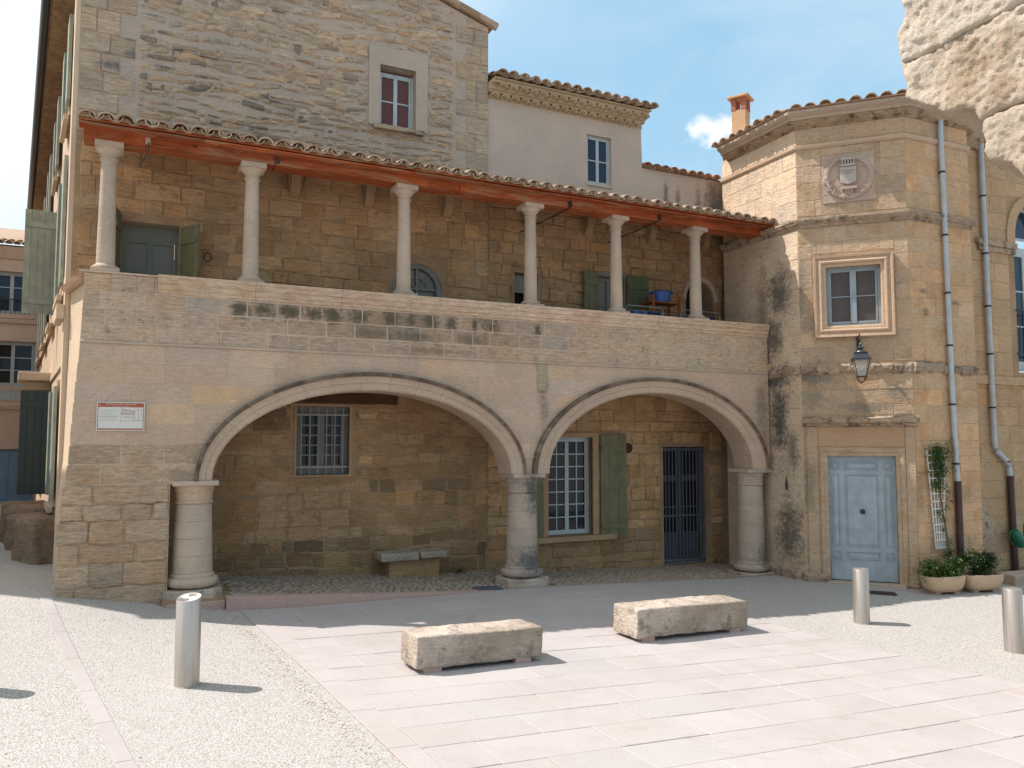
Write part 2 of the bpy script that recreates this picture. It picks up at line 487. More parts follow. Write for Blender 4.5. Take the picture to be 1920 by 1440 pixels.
M_ruin = ruin_mat()
M_boulder = stone_mat('brown_boulder_stone', (.27, .20, .13), (.22, .165, .11), strata=.3, bump=1.0, lichen=.5, lth=.55, scol=(.34, .33, .26))
M_bench = stone_mat('lichened_bench_stone', (.54, .48, .40), (.36, .31, .24), strata=.2, bump=1.0, lichen=.6, lth=.52, scol=(.13, .11, .075), grain=1.6)
M_trough = stone_mat('trough_stone', (.55, .42, .28), (.5, .38, .26), strata=.1, bump=.2, lichen=.2)


def tile_mat(name, c1, c2, c3):
    t = NT(name)
    r = t.orand()
    col = t.mix(t.rng(r, .2, .8), c1, c2)
    col = t.mix(1.0, col, t.tint(), 'MULTIPLY')
    col = t.mix(t.rng(t.noise(9, 7, .7), .5, .66, 0, .8), col, c3)
    col = t.mix(t.rng(t.noise(30, 5, .7), .58, .7, 0, .6), col, (.09, .08, .06))
    return t.done(col, .85, t.bump(t.noise(40, 5), .5, .008), spec=.2)


M_tile = tile_mat('old_canal_tile', (.34, .22, .14), (.50, .37, .27), (.24, .20, .15))
M_tile_red = tile_mat('red_canal_tile', (.36, .15, .08), (.50, .28, .18), (.25, .19, .14))
M_genoise = tile_mat('pale_eave_tile', (.46, .34, .21), (.52, .40, .27), (.40, .31, .20))
M_beam = wood_mat('red_stained_timber', (.38, .095, .03), (.24, .05, .018), (1.2, 9, 9), .8)
M_oldwood = wood_mat('dark_old_timber', (.10, .045, .02), (.06, .028, .014))
M_chair = wood_mat('varnished_wood', (.32, .10, .03), (.22, .06, .02))
M_olive = paint_mat('olive_green_paint', (.15, .14, .065), .6, wear=.3, var=.15)
M_sage = paint_mat('sage_green_paint', (.27, .28, .21), .6, wear=.3, var=.15)
M_darkgreen = paint_mat('dark_green_paint', (.02, .03, .022), .5)
M_bluegrey = paint_mat('blue_grey_paint', (.32, .375, .42), .5, wear=.3, var=.12)
M_darkblue = paint_mat('dark_slate_blue_paint', (.085, .10, .125), .55)
M_whiteblue = paint_mat('pale_blue_window_paint', (.42, .46, .47), .5, wear=.3)
M_greywin = paint_mat('grey_window_paint', (.17, .165, .145), .5)
M_grille = paint_mat('pale_grey_bars', (.27, .26, .24), .5)
M_towerwin = paint_mat('dull_blue_window_paint', (.27, .31, .34), .5)
M_greygreen = paint_mat('grey_green_paint', (.13, .14, .105), .5)
M_iron = plain('black_iron', (.015, .014, .014), .5)
M_rust = plain('brown_iron', (.05, .025, .018), .6)
M_dark = plain('dark_interior', (.012, .01, .009), .9)
M_curtain = paint_mat('net_curtain', (.38, .36, .30), .8)
M_blind = paint_mat('dark_insect_blind', (.075, .065, .06), .7)
M_surround = stone_mat('grey_window_surround', (.44, .375, .295), (.40, .345, .27), strata=.1, bump=.3, lichen=.2)
M_redcurtain = paint_mat('dark_red_curtain', (.20, .05, .04), .6, var=.35)
M_pvc = paint_mat('grey_plastic_pipe', (.42, .45, .48), .35, wear=.1)
M_castiron = paint_mat('brown_cast_iron', (.055, .022, .022), .5, wear=.1)
M_black = plain('black_gutter_metal', (.025, .028, .03), .45)
M_zinc = plain('zinc_flashing', (.35, .38, .40), .4, .6)
M_white = paint_mat('white_lattice_paint', (.62, .62, .58), .5, wear=.3)
M_blueplastic = plain('blue_plastic', (.025, .09, .30), .4)
M_greenplastic = plain('green_plastic', (.01, .14, .07), .4)
M_steelrod = plain('galvanised_wire', (.35, .37, .38), .4, .7)
M_laundry = plain('navy_cloth', (.012, .02, .07), .9)
M_chimney = stone_mat('orange_chimney_render', (.56, .38, .22), (.50, .34, .20), strata=.1, bump=.3, lichen=.2)
M_brick = stone_mat('red_chimney_brick', (.42, .17, .10), (.36, .14, .09), strata=.1, bump=.3, lichen=.2)
M_pinkkerb = stone_mat('pink_kerb_stone', (.46, .33, .28), (.42, .31, .27), strata=.1, bump=.25, lichen=.1)
M_farwall = stone_mat('far_house_render', (.66, .53, .41), (.60, .48, .38), strata=.15, bump=.3, lichen=.2)
M_street = stone_mat('cream_street_front', (.58, .47, .32), (.53, .43, .31), strata=.1, bump=.3, lichen=.1)


def glass_mat(name, c, rough=.04):
    t = NT(name)
    n = t.bump(t.noise(1.5, 2), .05, .02)
    return t.done(c, rough, n, spec=.3)


M_glass = glass_mat('dark_window_glass', (.014, .016, .02))
M_glassr = glass_mat('red_curtained_glass', (.13, .045, .035), .1)
M_glassb = glass_mat('blue_window_glass', (.02, .035, .06))
M_glassg = glass_mat('curtained_glass', (.16, .15, .12), .15)


def steel_mat():
    t = NT('brushed_steel')
    g = t.noise(60, 4, .6, t.map((1, 1, .02)))
    d = t.rng(t.noise(5, 6, .7, t.map((1, 1, .3))), .5, .75, 0, .5)
    col = t.mix(t.rng(g, .3, .7), (.46, .415, .37), (.58, .53, .48))
    col = t.mix(d, col, (.34, .29, .24))
    return t.done(col, t.rng(g, .3, .7, .42, .58), t.bump(g, .1, .002), metal=.9)


M_steel = steel_mat()


def gravel_mat():
    t = NT('exposed_aggregate')
    W_ = t.map()
    v = t.n.new('ShaderNodeTexVoronoi'); v.inputs['Scale'].default_value = 68
    t.l.new(W_, v.inputs['Vector'])
    sep = t.n.new('ShaderNodeSeparateColor'); t.l.new(v.outputs['Color'], sep.inputs[0])
    peb = t.n.new('ShaderNodeValToRGB')
    e = peb.color_ramp.elements
    e[0].position = 0; e[0].color = (.24, .20, .155, 1)
    e[1].position = 1; e[1].color = (.52, .49, .46, 1)
    q = e.new(.25); q.color = (.42, .38, .345, 1)
    q = e.new(.6); q.color = (.47, .44, .405, 1)
    q = e.new(.12); q.color = (.34, .275, .205, 1)
    t.l.new(sep.outputs[0], peb.inputs[0])
    ed = t.rng(v.outputs['Distance'], .42, .68)
    col = t.mix(ed, peb.outputs[0], (.345, .32, .29))
    col = t.mix(t.rng(t.noise(.55, 6, .6), .42, .66, 0, .35), col, (.40, .375, .345))
    col = t.mix(t.rng(t.noise(2.3, 6, .7), .6, .72, 0, .4), col, (.32, .28, .235))
    h = t.math('SUBTRACT', 1.0, v.outputs['Distance'])
    return t.done(col, .85, t.bump(h, .8, .006), spec=.3)


M_gravel = gravel_mat()


def paving_mat():
    t = NT('pink_limestone_paving')
    r = t.orand()
    col = t.mix(r, (.425, .385, .365), (.445, .40, .38))
    col = t.mix(1.0, col, t.tint(), 'MULTIPLY')
    gc = t.n.new('ShaderNodeNewGeometry').outputs['Position']
    col = t.mix(t.rng(t.noise(1.1, 6, .6, gc), .4, .7, 0, .6), col, (.395, .34, .31))
    col = t.mix(t.rng(t.noise(.9, 8, .75, t.map((1, 2.5, 1), vec=gc), 1.5), .56, .66, 0, .5), col, (.36, .30, .25))
    f = t.noise(60, 6, .7, gc)
    col = t.mix(1.0, col, t.grey(t.rng(f, .3, .7, .93, 1.06)), 'MULTIPLY')
    return t.done(col, t.rng(t.noise(3, 4, vec=gc), .3, .7, .55, .8), t.bump(f, .25, .004), spec=.35)


M_paving = paving_mat()
M_joint = stone_mat('paving_joint_mortar', (.44, .40, .37), (.31, .275, .24), strata=.1, bump=.4, lichen=.3)


def cobble_mat():
    t = NT('brown_cobbles')
    col = t.mix(t.orand(), (.26, .20, .15), (.34, .28, .22))
    col = t.mix(1.0, col, t.tint(), 'MULTIPLY')
    return t.done(col, .75, t.bump(t.noise(50, 4), .3, .005))


M_cobble = cobble_mat()


def leaf_mat(name, c1, c2):
    t = NT(name)
    col = t.mix(1.0, t.mix(t.rng(t.noise(6, 3), .35, .65), c1, c2), t.tint(), 'MULTIPLY')
    m = t.done(col, .5, None, spec=.4)
    return m


M_leaf = leaf_mat('climber_leaves', (.05, .10, .02), (.10, .16, .04))
M_leafd = leaf_mat('dark_shrub_leaves', (.022, .05, .018), (.045, .08, .025))

# ------------------------------------------------------------------ ground
_gp = np.array([(0, 0, .22), (-2.75, 6.92, .30), (4.66, 10.87, -.05), (5.82, 9.48, -.08), (-5.45, 9.85, .56), (-4.7, 9.9, .44), (-4.0, 9.95, .29),
                (-3.4, 10.15, .26), (-4.33, 10.05, .36), (-.6, 11.55, .21), (1.0, 12.2, .17), (4.5, 14.2, .03), (6.0, 13.2, .0), (7.5, 13.0, -.06),
                (9.5, 13, -.12), (-10, 17, .66), (-14, 24, .6), (-8, 6, .55), (0, 5, .19), (5, 4, -.02), (-5, 4, .42), (-.8, 8, .20),
                (2, 9.5, .06), (-14, 12, .9), (10, 7, -.2), (12, 12, -.2), (0, -6, .25), (-6, 0, .5), (8, 0, -.1), (-18, 30, .5), (-7.2, 12.5, .62),
                (-4.1, 8.4, .38), (-3.3, 6.0, .33)])
_c2 = 2.0
def _phi(r2): return np.sqrt(r2 + _c2)
_A = _phi(((_gp[:, None, :2] - _gp[None, :, :2]) ** 2).sum(-1))
_n = len(_gp)
_A = np.block([[_A, np.ones((_n, 1))], [np.ones((1, _n)), np.zeros((1, 1))]])
_A[:_n, :_n] -= np.eye(_n) * .05
_wt = np.linalg.solve(_A, np.append(_gp[:, 2], 0))


def gz(x, y):
    r2 = (_gp[:, 0] - x) ** 2 + (_gp[:, 1] - y) ** 2
    v = float(_phi(r2) @ _wt[:_n] + _wt[_n])
    dd = max(0.0, math.hypot(x, y - 10) - 20) / 15
    k = min(1.0, dd)
    return v * (1 - k) + .2 * k


def gpx(px, py):
    """where the view ray through a photo pixel meets the ground (used to read positions off the photo)"""
    r = ray(px, py); t = 2.0
    for _ in range(60):
        P = Vector((0, 0, CAMZ)) + r * t
        e = P.z - gz(P.x, P.y)
        t += e / max(.05, -r.z + .02) * .7
    return Vector((0, 0, CAMZ)) + r * t


def make_ground():
    xs = [-400, -200, -100, -60, -40, -30, -24] + list(np.arange(-20, -8, .3)) + list(np.arange(-8, 9, .13)) + list(np.arange(9, 16.01, .3)) + [20, 28, 40, 60, 100, 200, 400]
    ys = [-400, -200, -100, -50, -25, -12, -6] + list(np.arange(-3, 8, .3)) + list(np.arange(8, 16.5, .13)) + list(np.arange(16.7, 32.01, .3)) + [36, 42, 52, 70, 100, 200, 400]
    m = MB()
    def gv(x, y):
        p = Vector((x, y, 0)) - G.o; a, d = p.dot(G.ex), p.dot(G.ey)
        return gz(x, y) - (.35 if (1.05 < a < 11.6 and -.06 < d < 1.6) else 0)
    m.v = [(x, y, gv(x, y)) for y in ys for x in xs]
    m.c = [(1, 1, 1)] * len(m.v)
    n = len(xs)
    m.f = [(j * n + i, j * n + i + 1, (j + 1) * n + i + 1, (j + 1) * n + i) for j in range(len(ys) - 1) for i in range(n - 1)]
    return m.build('gravel_ground', M_gravel, None, smooth='all', kind='structure')


make_ground()


def quad_slab(c, joint, top, th, bev, tint=(1, 1, 1), m=None):
    """paving slab following the ground: c = 4 xy corners ccw"""
    m = m or MB()
    C = [Vector((p[0], p[1])) for p in c]
    def off(t):
        r = []
        for i in range(len(C)):
            a, b, d = C[i - 1], C[i], C[(i + 1) % len(C)]
            e1 = (b - a).normalized(); e2 = (d - b).normalized()
            n1 = Vector((-e1.y, e1.x)); n2 = Vector((-e2.y, e2.x))
            k = n1 + n2; k = k / max(.2, k.dot(n1)); r.append(b + k * t)
        return r
    o = off(joint); i = off(joint + bev)
    vs = [(p.x, p.y, gz(p.x, p.y) + top - th) for p in o] + [(p.x, p.y, gz(p.x, p.y) + top - bev) for p in o] + [(p.x, p.y, gz(p.x, p.y) + top) for p in i]
    n = len(C)
    fs = [(k, (k + 1) % n, n + (k + 1) % n, n + k) for k in range(n)] + [(n + k, n + (k + 1) % n, 2 * n + (k + 1) % n, 2 * n + k) for k in range(n)] + [tuple(2 * n + k for k in range(n))]
    m.add(vs, fs, tint)
    return m


def make_paving():
    A = Vector((-3.35, 10.12)); r = Vector((math.cos(rad(25.95)), math.sin(rad(25.95)))); c = Vector((.497, -.868))
    B0 = Vector((3.16, 10.96)); bd = Vector((.585, -.811))
    def a_right(b):      # along-row coordinate of the right boundary for row offset b
        P = A + c * b
        # solve P + r*a = B0 + bd*t
        det = r.x * (-bd.y) - r.y * (-bd.x)
        dx, dy = B0.x - P.x, B0.y - P.y
        return (dx * (-bd.y) - dy * (-bd.x)) / det
    bed = MB()
    n = 24
    rows = []
    b0, b1 = -.1, 9.0
    for j in range(n + 1):
        b = b0 + (b1 - b0) * j / n
        ar = a_right(b)
        rows.append([A + c * b + r * (ar * k / 16) for k in range(17)])
    bed.v = [(p.x, p.y, gz(p.x, p.y) + .006) for row in rows for p in row]; bed.c = [(1, 1, 1)] * len(bed.v)
    bed.f = [(j * 17 + k, j * 17 + k + 1, (j + 1) * 17 + k + 1, (j + 1) * 17 + k) for j in range(n) for k in range(16)]
    root = bed.build('plaza_paving', M_joint, None, kind='structure')
    b = b0; q = random.Random(3); cnt = 0; rest = MB()
    while b < b1 - .01:
        w = .43 if b < 5 else .44
        a = .22; e0, e1 = a_right(b), a_right(b + w)
        first = True
        while True:
            L = q.choice([.62, .72, .8, .9, .98]) * (q.uniform(.35, .9) if first else 1)
            first = False
            a1 = a + L; last = a1 > min(e0, e1) - .3
            p = [A + c * b + r * a, A + c * (b + w) + r * a, A + c * (b + w) + r * (e1 if last else a1), A + c * b + r * (e0 if last else a1)]
            tv = q.uniform(.97, 1.02); tt = (tv * q.uniform(.99, 1.01), tv, tv * q.uniform(.985, 1.01))
            cnt += 1
            if cnt <= 290: quad_slab(p, .0032, .013 + q.uniform(-.002, .003), .03, .004, tt).build('paving_slab', M_paving, root, recalc=False)
            else: quad_slab(p, .0035, .013, .03, .003, tt, rest)
            a = a1
            if last: break
        b += w
    if rest.v: rest.build('outer_paving_slabs', M_paving, root, kind='stuff', recalc=False)
    # border slabs along the left edge
    b = b0
    while b < b1:
        L = q.uniform(.7, 1.1)
        p = [A + c * b, A + c * (b + L), A + c * (b + L) + r * .22, A + c * b + r * .22]
        quad_slab(p, .003, .015, .03, .003, (1.0, .99, .98)).build('border_slab', M_paving, root, recalc=False)
        b += L
    # thin strip across the gravel at the left
    P0 = gpx(86, 1122); P1 = gpx(238, 1440); d = (P1.xy - P0.xy).normalized(); nn = Vector((-d.y, d.x)) * .062
    strip = bpy.data.objects.new('edging_strip', None); COL.objects.link(strip); strip['kind'] = 'structure'
    t = 0; Lt = (P1.xy - P0.xy).length + 2.5
    while t < Lt:
        L = q.uniform(.7, 1.0)
        a = P0.xy + d * t; e = P0.xy + d * (t + L)
        tv = q.uniform(.92, .98)
        quad_slab([a - nn, e - nn, e + nn, a + nn], .003, .012, .03, .003, (tv, tv * .99, tv * .99)).build('edging_stone', M_paving, strip, recalc=False)
        t += L


make_paving()


def flo(s):      # level of the cobbled floor under the arches
    return float(np.interp(s, [0, 1.7, 4.1, 6.6, 9.7, 11.8], [.50, .44, .28, .15, .03, -.02]))


def flo2(s, d):
    P = G.w(s, -.16); front = max(flo(s), gz(P.x, P.y) + .012) if s > 3 else flo(s)
    f = min(1, max(0, (d + .16) / 1.66))
    return front * (1 - f) + flo(s) * f


# ------------------------------------------------------------------ masonry
def area(P): return .5 * sum(P[i][0] * P[(i + 1) % len(P)][1] - P[(i + 1) % len(P)][0] * P[i][1] for i in range(len(P)))


def clip_half(P, a, b, c):      # keep a*x+b*z+c >= 0
    r = []
    for i in range(len(P)):
        p, q = P[i], P[(i + 1) % len(P)]
        dp = a * p[0] + b * p[1] + c; dq = a * q[0] + b * q[1] + c
        if dp >= 0: r.append(p)
        if (dp >= 0) != (dq >= 0):
            t = dp / (dp - dq); r.append((p[0] + (q[0] - p[0]) * t, p[1] + (q[1] - p[1]) * t))
    return r


def inset(P, t):
    Q = list(P)
    n = len(P)
    for i in range(n):
        p, q = P[i], P[(i + 1) % n]
        dx, dz = q[0] - p[0], q[1] - p[1]; L = math.hypot(dx, dz)
        if L < 1e-5: continue
        a, b = -dz / L, dx / L
        Q = clip_half(Q, a, b, -(a * p[0] + b * p[1]) - t)
        if len(Q) < 3: return []
    return Q


def sub_rect(r, h):
    x0, x1, z0, z1 = r; a0, a1, b0, b1 = h
    if a0 >= x1 or a1 <= x0 or b0 >= z1 or b1 <= z0: return [r]
    o = []
    if a0 > x0: o.append((x0, a0, z0, z1))
    if a1 < x1: o.append((a1, x1, z0, z1))
    m0, m1 = max(x0, a0), min(x1, a1)
    if b0 > z0: o.append((m0, m1, z0, b0))
    if b1 < z1: o.append((m0, m1, b1, z1))
    return [q for q in o if q[1] - q[0] > .035 and q[3] - q[2] > .03]


class Pieces:
    def __init__(s, parent, name='stone', rest='small_stones', limit=300):
        s.p = parent; s.name = name; s.rest = rest; s.limit = limit; s.items = []

    def add(s, mb, mat, key): s.items.append((key, mb, mat))

    def finish(s):
        s.items.sort(key=lambda t: -t[0])
        for k, mb, mat in s.items[:s.limit]: mb.build(s.name, mat, s.p, recalc=False, smooth=False)
        by = {}
        for k, mb, mat in s.items[s.limit:]:
            g = by.setdefault(mat.name, (MB(), mat))[0]
            o = len(g.v); g.v += mb.v; g.c += mb.c; g.f += [tuple(i + o for i in f) for f in mb.f]
        for g, mat in by.values(): g.build(s.rest, mat, s.p, kind='stuff', recalc=False)


def block(P, d, proud, joint, bev, tint, q, cushion=0.0, tilt=.3, rough=0.0):
    """one stone: P convex ccw polygon (s,z) on the wall plane at depth d, front sticking out by proud"""
    Q = inset(P, joint / 2)
    if len(Q) < 3 or area(Q) < .0008: return None
    n = len(Q)
    if rough:
        # break the outline up so that it is not a ruler-straight polygon
        Z = []
        for i in range(n):
            p, w = Q[i], Q[(i + 1) % n]
            L = math.hypot(w[0] - p[0], w[1] - p[1]); k = max(1, min(4, int(L / .10)))
            for j in range(k):
                t = j / k
                Z.append((p[0] + (w[0] - p[0]) * t + q.uniform(-rough, rough), p[1] + (w[1] - p[1]) * t + q.uniform(-rough, rough)))
        Q = Z; n = len(Q)
    cx = sum(p[0] for p in Q) / n; cz = sum(p[1] for p in Q) / n
    ext = max(max(abs(p[0] - cx) for p in Q), .02); exz = max(max(abs(p[1] - cz) for p in Q), .02)
    k = max(.3, 1 - bev / ext); kz = max(.3, 1 - bev / exz)
    ta = q.uniform(-1, 1) * proud * tilt; tb = q.uniform(-1, 1) * proud * tilt
    m = MB()
    vs = [(p[0], d + .015, p[1]) for p in Q]
    vs += [(p[0], d - proud * .45, p[1]) for p in Q]
    for p in Q:
        x = cx + (p[0] - cx) * k; z = cz + (p[1] - cz) * kz
        y = d - proud + ta * (p[0] - cx) / ext + tb * (p[1] - cz) / exz + (q.uniform(-1, 1) * proud * .25 if rough else 0)
        vs.append((x, y, z))
    fs = [(i, (i + 1) % n, n + (i + 1) % n, n + i) for i in range(n)]
    fs += [(n + i, n + (i + 1) % n, 2 * n + (i + 1) % n, 2 * n + i) for i in range(n)]
    if cushion:
        vs.append((cx, d - proud - cushion, cz))
        fs += [(2 * n + i, 2 * n + (i + 1) % n, 3 * n) for i in range(n)]
    else:
        fs.append(tuple(2 * n + i for i in range(n)))
    m.add(vs, fs, tint)
    return m


def rtint(q, v=.08, w=.04, lo=.75, hi=1.2):
    a = min(hi, max(lo, q.gauss(1, v))); b = q.gauss(0, w)
    return (a * (1 + b), a, a * (1 - b))


def courses(pc, s0, s1, zs, Lr, mat, q, d=0.0, holes=(), arcs=(), proud=.012, joint=.012, bev=.008, tf=None, left=None, right=None,
            jit=0.0, cushion=0.0, rough=0.0, wav=0.0, top=None, key=1.0, extra=None):
    """rows of stones between z levels zs; holes: rects; arcs: (c,z0,a,b) ellipses; left/right: functions of z"""
    for j in range(len(zs) - 1):
        z0, z1 = zs[j], zs[j + 1]
        zm = (z0 + z1) / 2
        a = (left(zm) if left else s0); e = (right(zm) if right else s1)
        x = a - q.uniform(0, .5) * Lr[0] * 0
        first = True
        while x < e - .02:
            L = q.uniform(*Lr)
            if first: L *= q.uniform(.5, 1); first = False
            x1 = x + L
            if e - x1 < Lr[0] * .5: x1 = e
            rects = [(x, x1, z0, z1)]
            for h in holes:
                rects = [r for R_ in rects for r in sub_rect(R_, h)]
            for (r0, r1, b0, b1) in rects:
                def J(): return q.uniform(-jit, jit)
                def Wv(s): return wav * noise.noise(Vector((s * .8, j * .37, 3.1)))
                P = [(r0 + J(), b0 + J() + Wv(r0)), (r1 + J(), b0 + J() + Wv(r1)), (r1 + J(), b1 + J() + Wv(r1)), (r0 + J(), b1 + J() + Wv(r0))]
                if left: P = clip_half(P, *left_line(left, b0, b1, 1))
                ok = True
                for (c, cz, A, B) in arcs:
                    pts = P + [((r0 + r1) / 2, (b0 + b1) / 2)] + [((P[i][0] + P[i - 1][0]) / 2, (P[i][1] + P[i - 1][1]) / 2) for i in range(len(P))]
                    ins = [((p[0] - c) / A) ** 2 + ((p[1] - cz) / B) ** 2 < 1 and p[1] > cz - .001 or (abs(p[0] - c) < A and p[1] <= cz) for p in pts]
                    if all(ins): ok = False; break
                    if any(ins):
                        ox = sum(p[0] for p, w in zip(pts, ins) if not w) / max(1, ins.count(False)); oz = sum(p[1] for p, w in zip(pts, ins) if not w) / max(1, ins.count(False))
                        mx, mz = (ox + (r0 + r1) / 2) / 2, (oz + (b0 + b1) / 2) / 2
                        if mz <= cz:
                            sg = 1 if mx > c else -1
                            P = clip_half(P, sg, 0, -sg * (c + sg * A))
                        else:
                            th = math.atan2((mz - cz) / B, (mx - c) / A)
                            tx, tz = c + A * math.cos(th), cz + B * math.sin(th)
                            nx, nz = math.cos(th) / A, math.sin(th) / B
                            P = clip_half(P, nx, nz, -(nx * tx + nz * tz))
                        if len(P) < 3: ok = False; break
                if not ok or len(P) < 3: continue
                if top:
                    for hp in top: P = clip_half(P, *hp)
                    if len(P) < 3: continue
                if area(P) < .0015: continue
                t = tf(q, (r0 + r1) / 2, (b0 + b1) / 2) if tf else rtint(q)
                mm, tt = (t if isinstance(t[0], bpy.types.Material) else (mat, t))
                mb = block(P, d, proud * q.uniform(.6, 1.3), joint, bev, tt, q, cushion * q.uniform(.5, 1.5), rough=rough)
                if mb: pc.add(mb, mm, area(P) * key * (extra((r0 + r1) / 2, (b0 + b1) / 2) if extra else 1))
            x = x1


def left_line(fn, z0, z1, sg):
    x0, x1 = fn(z0), fn(z1)
    dx, dz = x1 - x0, z1 - z0; L = math.hypot(dx, dz)
    a, b = dz / L, -dx / L
    return (a, b, -(a * x0 + b * z0))


def zlev(z0, z1, h, q, var=.2):
    n = max(1, round((z1 - z0) / h)); r = [z0]
    w = [q.uniform(1 - var, 1 + var) for _ in range(n)]; t = sum(w)
    for k in w: r.append(r[-1] + (z1 - z0) * k / t)
    r[-1] = z1
    return r


def ell(c, z0, a, b, n=28, t0=0.0, t1=math.pi):
    return [(c + a * math.cos(t0 + (t1 - t0) * i / n), z0 + b * math.sin(t0 + (t1 - t0) * i / n)) for i in range(n + 1)]


# ------------------------------------------------------------------ windows
def window(parent, s0, s1, z0, z1, d, nx, nz, leaves, fw, mw, mf, mg, name='window', depth=.05, basis=None, panes=True, bottom=0.0, toprail=0.0):
    """casement window: frame mesh with leaves and glazing bars, panes as children"""
    m = MB()
    m.box(s0, s0 + fw, d, d + depth, z0, z1); m.box(s1 - fw, s1, d, d + depth, z0, z1)
    m.box(s0 + fw, s1 - fw, d, d + depth, z1 - fw - toprail, z1); m.box(s0 + fw, s1 - fw, d, d + depth, z0, z0 + fw + bottom)
    W_ = (s1 - s0 - 2 * fw) / leaves
    pan = []
    for l in range(leaves):
        a = s0 + fw + W_ * l; b = a + W_; lf = fw * .8
        if l > 0: m.box(a - .006, a + lf, d - .008, d + depth * .8, z0 + fw + bottom, z1 - fw - toprail)
        else: m.box(a, a + lf, d - .004, d + depth * .8, z0 + fw + bottom, z1 - fw - toprail)
        m.box(b - lf, b - .0065, d - .004, d + depth * .8, z0 + fw + bottom, z1 - fw - toprail)
        zi0, zi1 = z0 + fw + bottom + lf, z1 - fw - toprail - lf; ai, bi = a + lf, b - lf
        m.box(ai, bi - .0, d - .004, d + depth * .8, z0 + fw + bottom, zi0); m.box(ai, bi, d - .004, d + depth * .8, zi1, z1 - fw - toprail)
        for i in range(1, nx):
            x = ai + (bi - ai) * i / nx; m.box(x - mw / 2, x + mw / 2, d + .002, d + depth * .6, zi0, zi1)
        for k in range(1, nz):
            z = zi0 + (zi1 - zi0) * k / nz; m.box(ai, bi, d + .005, d + depth * .55, z - mw / 2, z + mw / 2)
        for i in range(nx):
            for k in range(nz):
                pan.append((ai + (bi - ai) * i / nx, ai + (bi - ai) * (i + 1) / nx, zi0 + (zi1 - zi0) * k / nz, zi0 + (zi1 - zi0) * (k + 1) / nz))
    o = m.build(name, mf, parent, basis=basis)
    pm = MB()
    w_, h_ = pan[0][1] - pan[0][0], pan[0][3] - pan[0][2]
    pm.box(-w_ / 2, w_ / 2, 0, .006, -h_ / 2, h_ / 2)
    me = pm.mesh('pane', mg)
    for a, b, c, e in pan:
        k = link('pane', me, o); k.location = ((a + b) / 2, d + depth * .45, (c + e) / 2)
        k.rotation_euler = (R.uniform(-.012, .012), 0, R.uniform(-.012, .012))
    return o


def shutter(parent, P0, P1, z0, z1, mat, n=4, th=.035, side=1, iron=M_rust, name='shutter', basis=None):
    """plank shutter from hinge point P0 to P1 (local xy), planks are children"""
    a = Vector((*P0, 0)); b = Vector((*P1, 0)); e = (b - a); L = e.length; e.normalize(); nn = Vector((-e.y, e.x, 0)) * side
    Mx = Matrix.Translation((a.x, a.y, 0)) @ Matrix.Rotation(math.atan2(e.y, e.x), 4, 'Z')
    m = MB(); m.box(.008, L - .008, -th * .3, th * .3, z0 + .004, z1 - .004)
    o = m.build(name, mat, parent, basis=(Mx if basis is None else basis @ Mx))
    for z in (z0 + (z1 - z0) * .12, z0 + (z1 - z0) * .86):
        m = MB(); m.box(.02, L - .02, -th / 2 - .022 if side < 0 else th / 2 + .001, -th / 2 - .001 if side < 0 else th / 2 + .022, z - .05, z + .05)
        m.build('batten', mat, o)
    w = L / n
    for i in range(n):
        k = MB(); tv = R.uniform(.9, 1.1)
        k.box(i * w + .003, (i + 1) * w - .003, -th / 2, th / 2, z0, z1, (tv, tv, tv)); k.build('plank', mat, o, bevel=.003)
    for z in (z0 + (z1 - z0) * .12, z0 + (z1 - z0) * .86):
        h = MB(); sd = 1 if side < 0 else -1
        y = sd * (th / 2 + .004)
        h.box(0, L * .8, min(y, y + sd * .006), max(y, y + sd * .006), z - .014, z + .014)
        h.build('hinge', iron, o)
    return o


def rough_box(name, L, Wd, H, mat, seed, amp=.02, cuts=18, parent=None, rnd=.05, taper=0.0):
    bm = bmesh.new(); bmesh.ops.create_cube(bm, size=1)
    bmesh.ops.subdivide_edges(bm, edges=bm.edges, cuts=cuts, use_grid_fill=True)
    for v in bm.verts:
        p = Vector((v.co.x * L, v.co.y * Wd, v.co.z * H))
        hx, hy, hz = L / 2, Wd / 2, H / 2
        ins = Vector((max(-hx + rnd, min(hx - rnd, p.x)), max(-hy + rnd, min(hy - rnd, p.y)), max(-hz + rnd, min(hz - rnd, p.z))))
        dv = p - ins
        if dv.length > 1e-6: p = ins + dv.normalized() * rnd * min(1, dv.length / rnd) if dv.length > rnd else p
        nn = dv.normalized() if dv.length > 1e-6 else Vector((0, 0, 1))
        h = noise.fractal(Vector((p.x * 3.5, p.y * 3.5 + seed, p.z * 3.5)), 1, 2, 5) * amp + noise.fractal(Vector((p.x * 25, p.y * 25 + seed, p.z * 25)), .9, 2, 3) * amp * .3
        v.co = p + nn * h
        v.co.z += taper * p.x
    me = bpy.data.meshes.new(name); bm.to_mesh(me); bm.free()
    at = me.attributes.new('tint', 'FLOAT_COLOR', 'POINT'); at.data.foreach_set('color', [1.0] * (4 * len(me.vertices)))
    me.polygons.foreach_set('use_smooth', [True] * len(me.polygons)); me.materials.append(mat)
    return link(name, me, parent)


# ================================================================== ARCADE
ARCS = [(3.70, 1.88, 2.14, 1.21, 2.36, 1.47), (8.565, 1.88, 2.065, 1.30, 2.38, 1.56)]     # centre, spring, inner a,b, outer a,b
gal = thing('arcaded_gallery', 'two-storey stone gallery with two wide arches, six slim columns and a tiled lean-to roof', 'building', G)


def leftz(z): return float(np.interp(z, [.2, .6, 1.42, 2.11, 3.08, 3.6, 4.6], [-.19, -.17, -.17, -.09, -.04, 0, 0.02]))


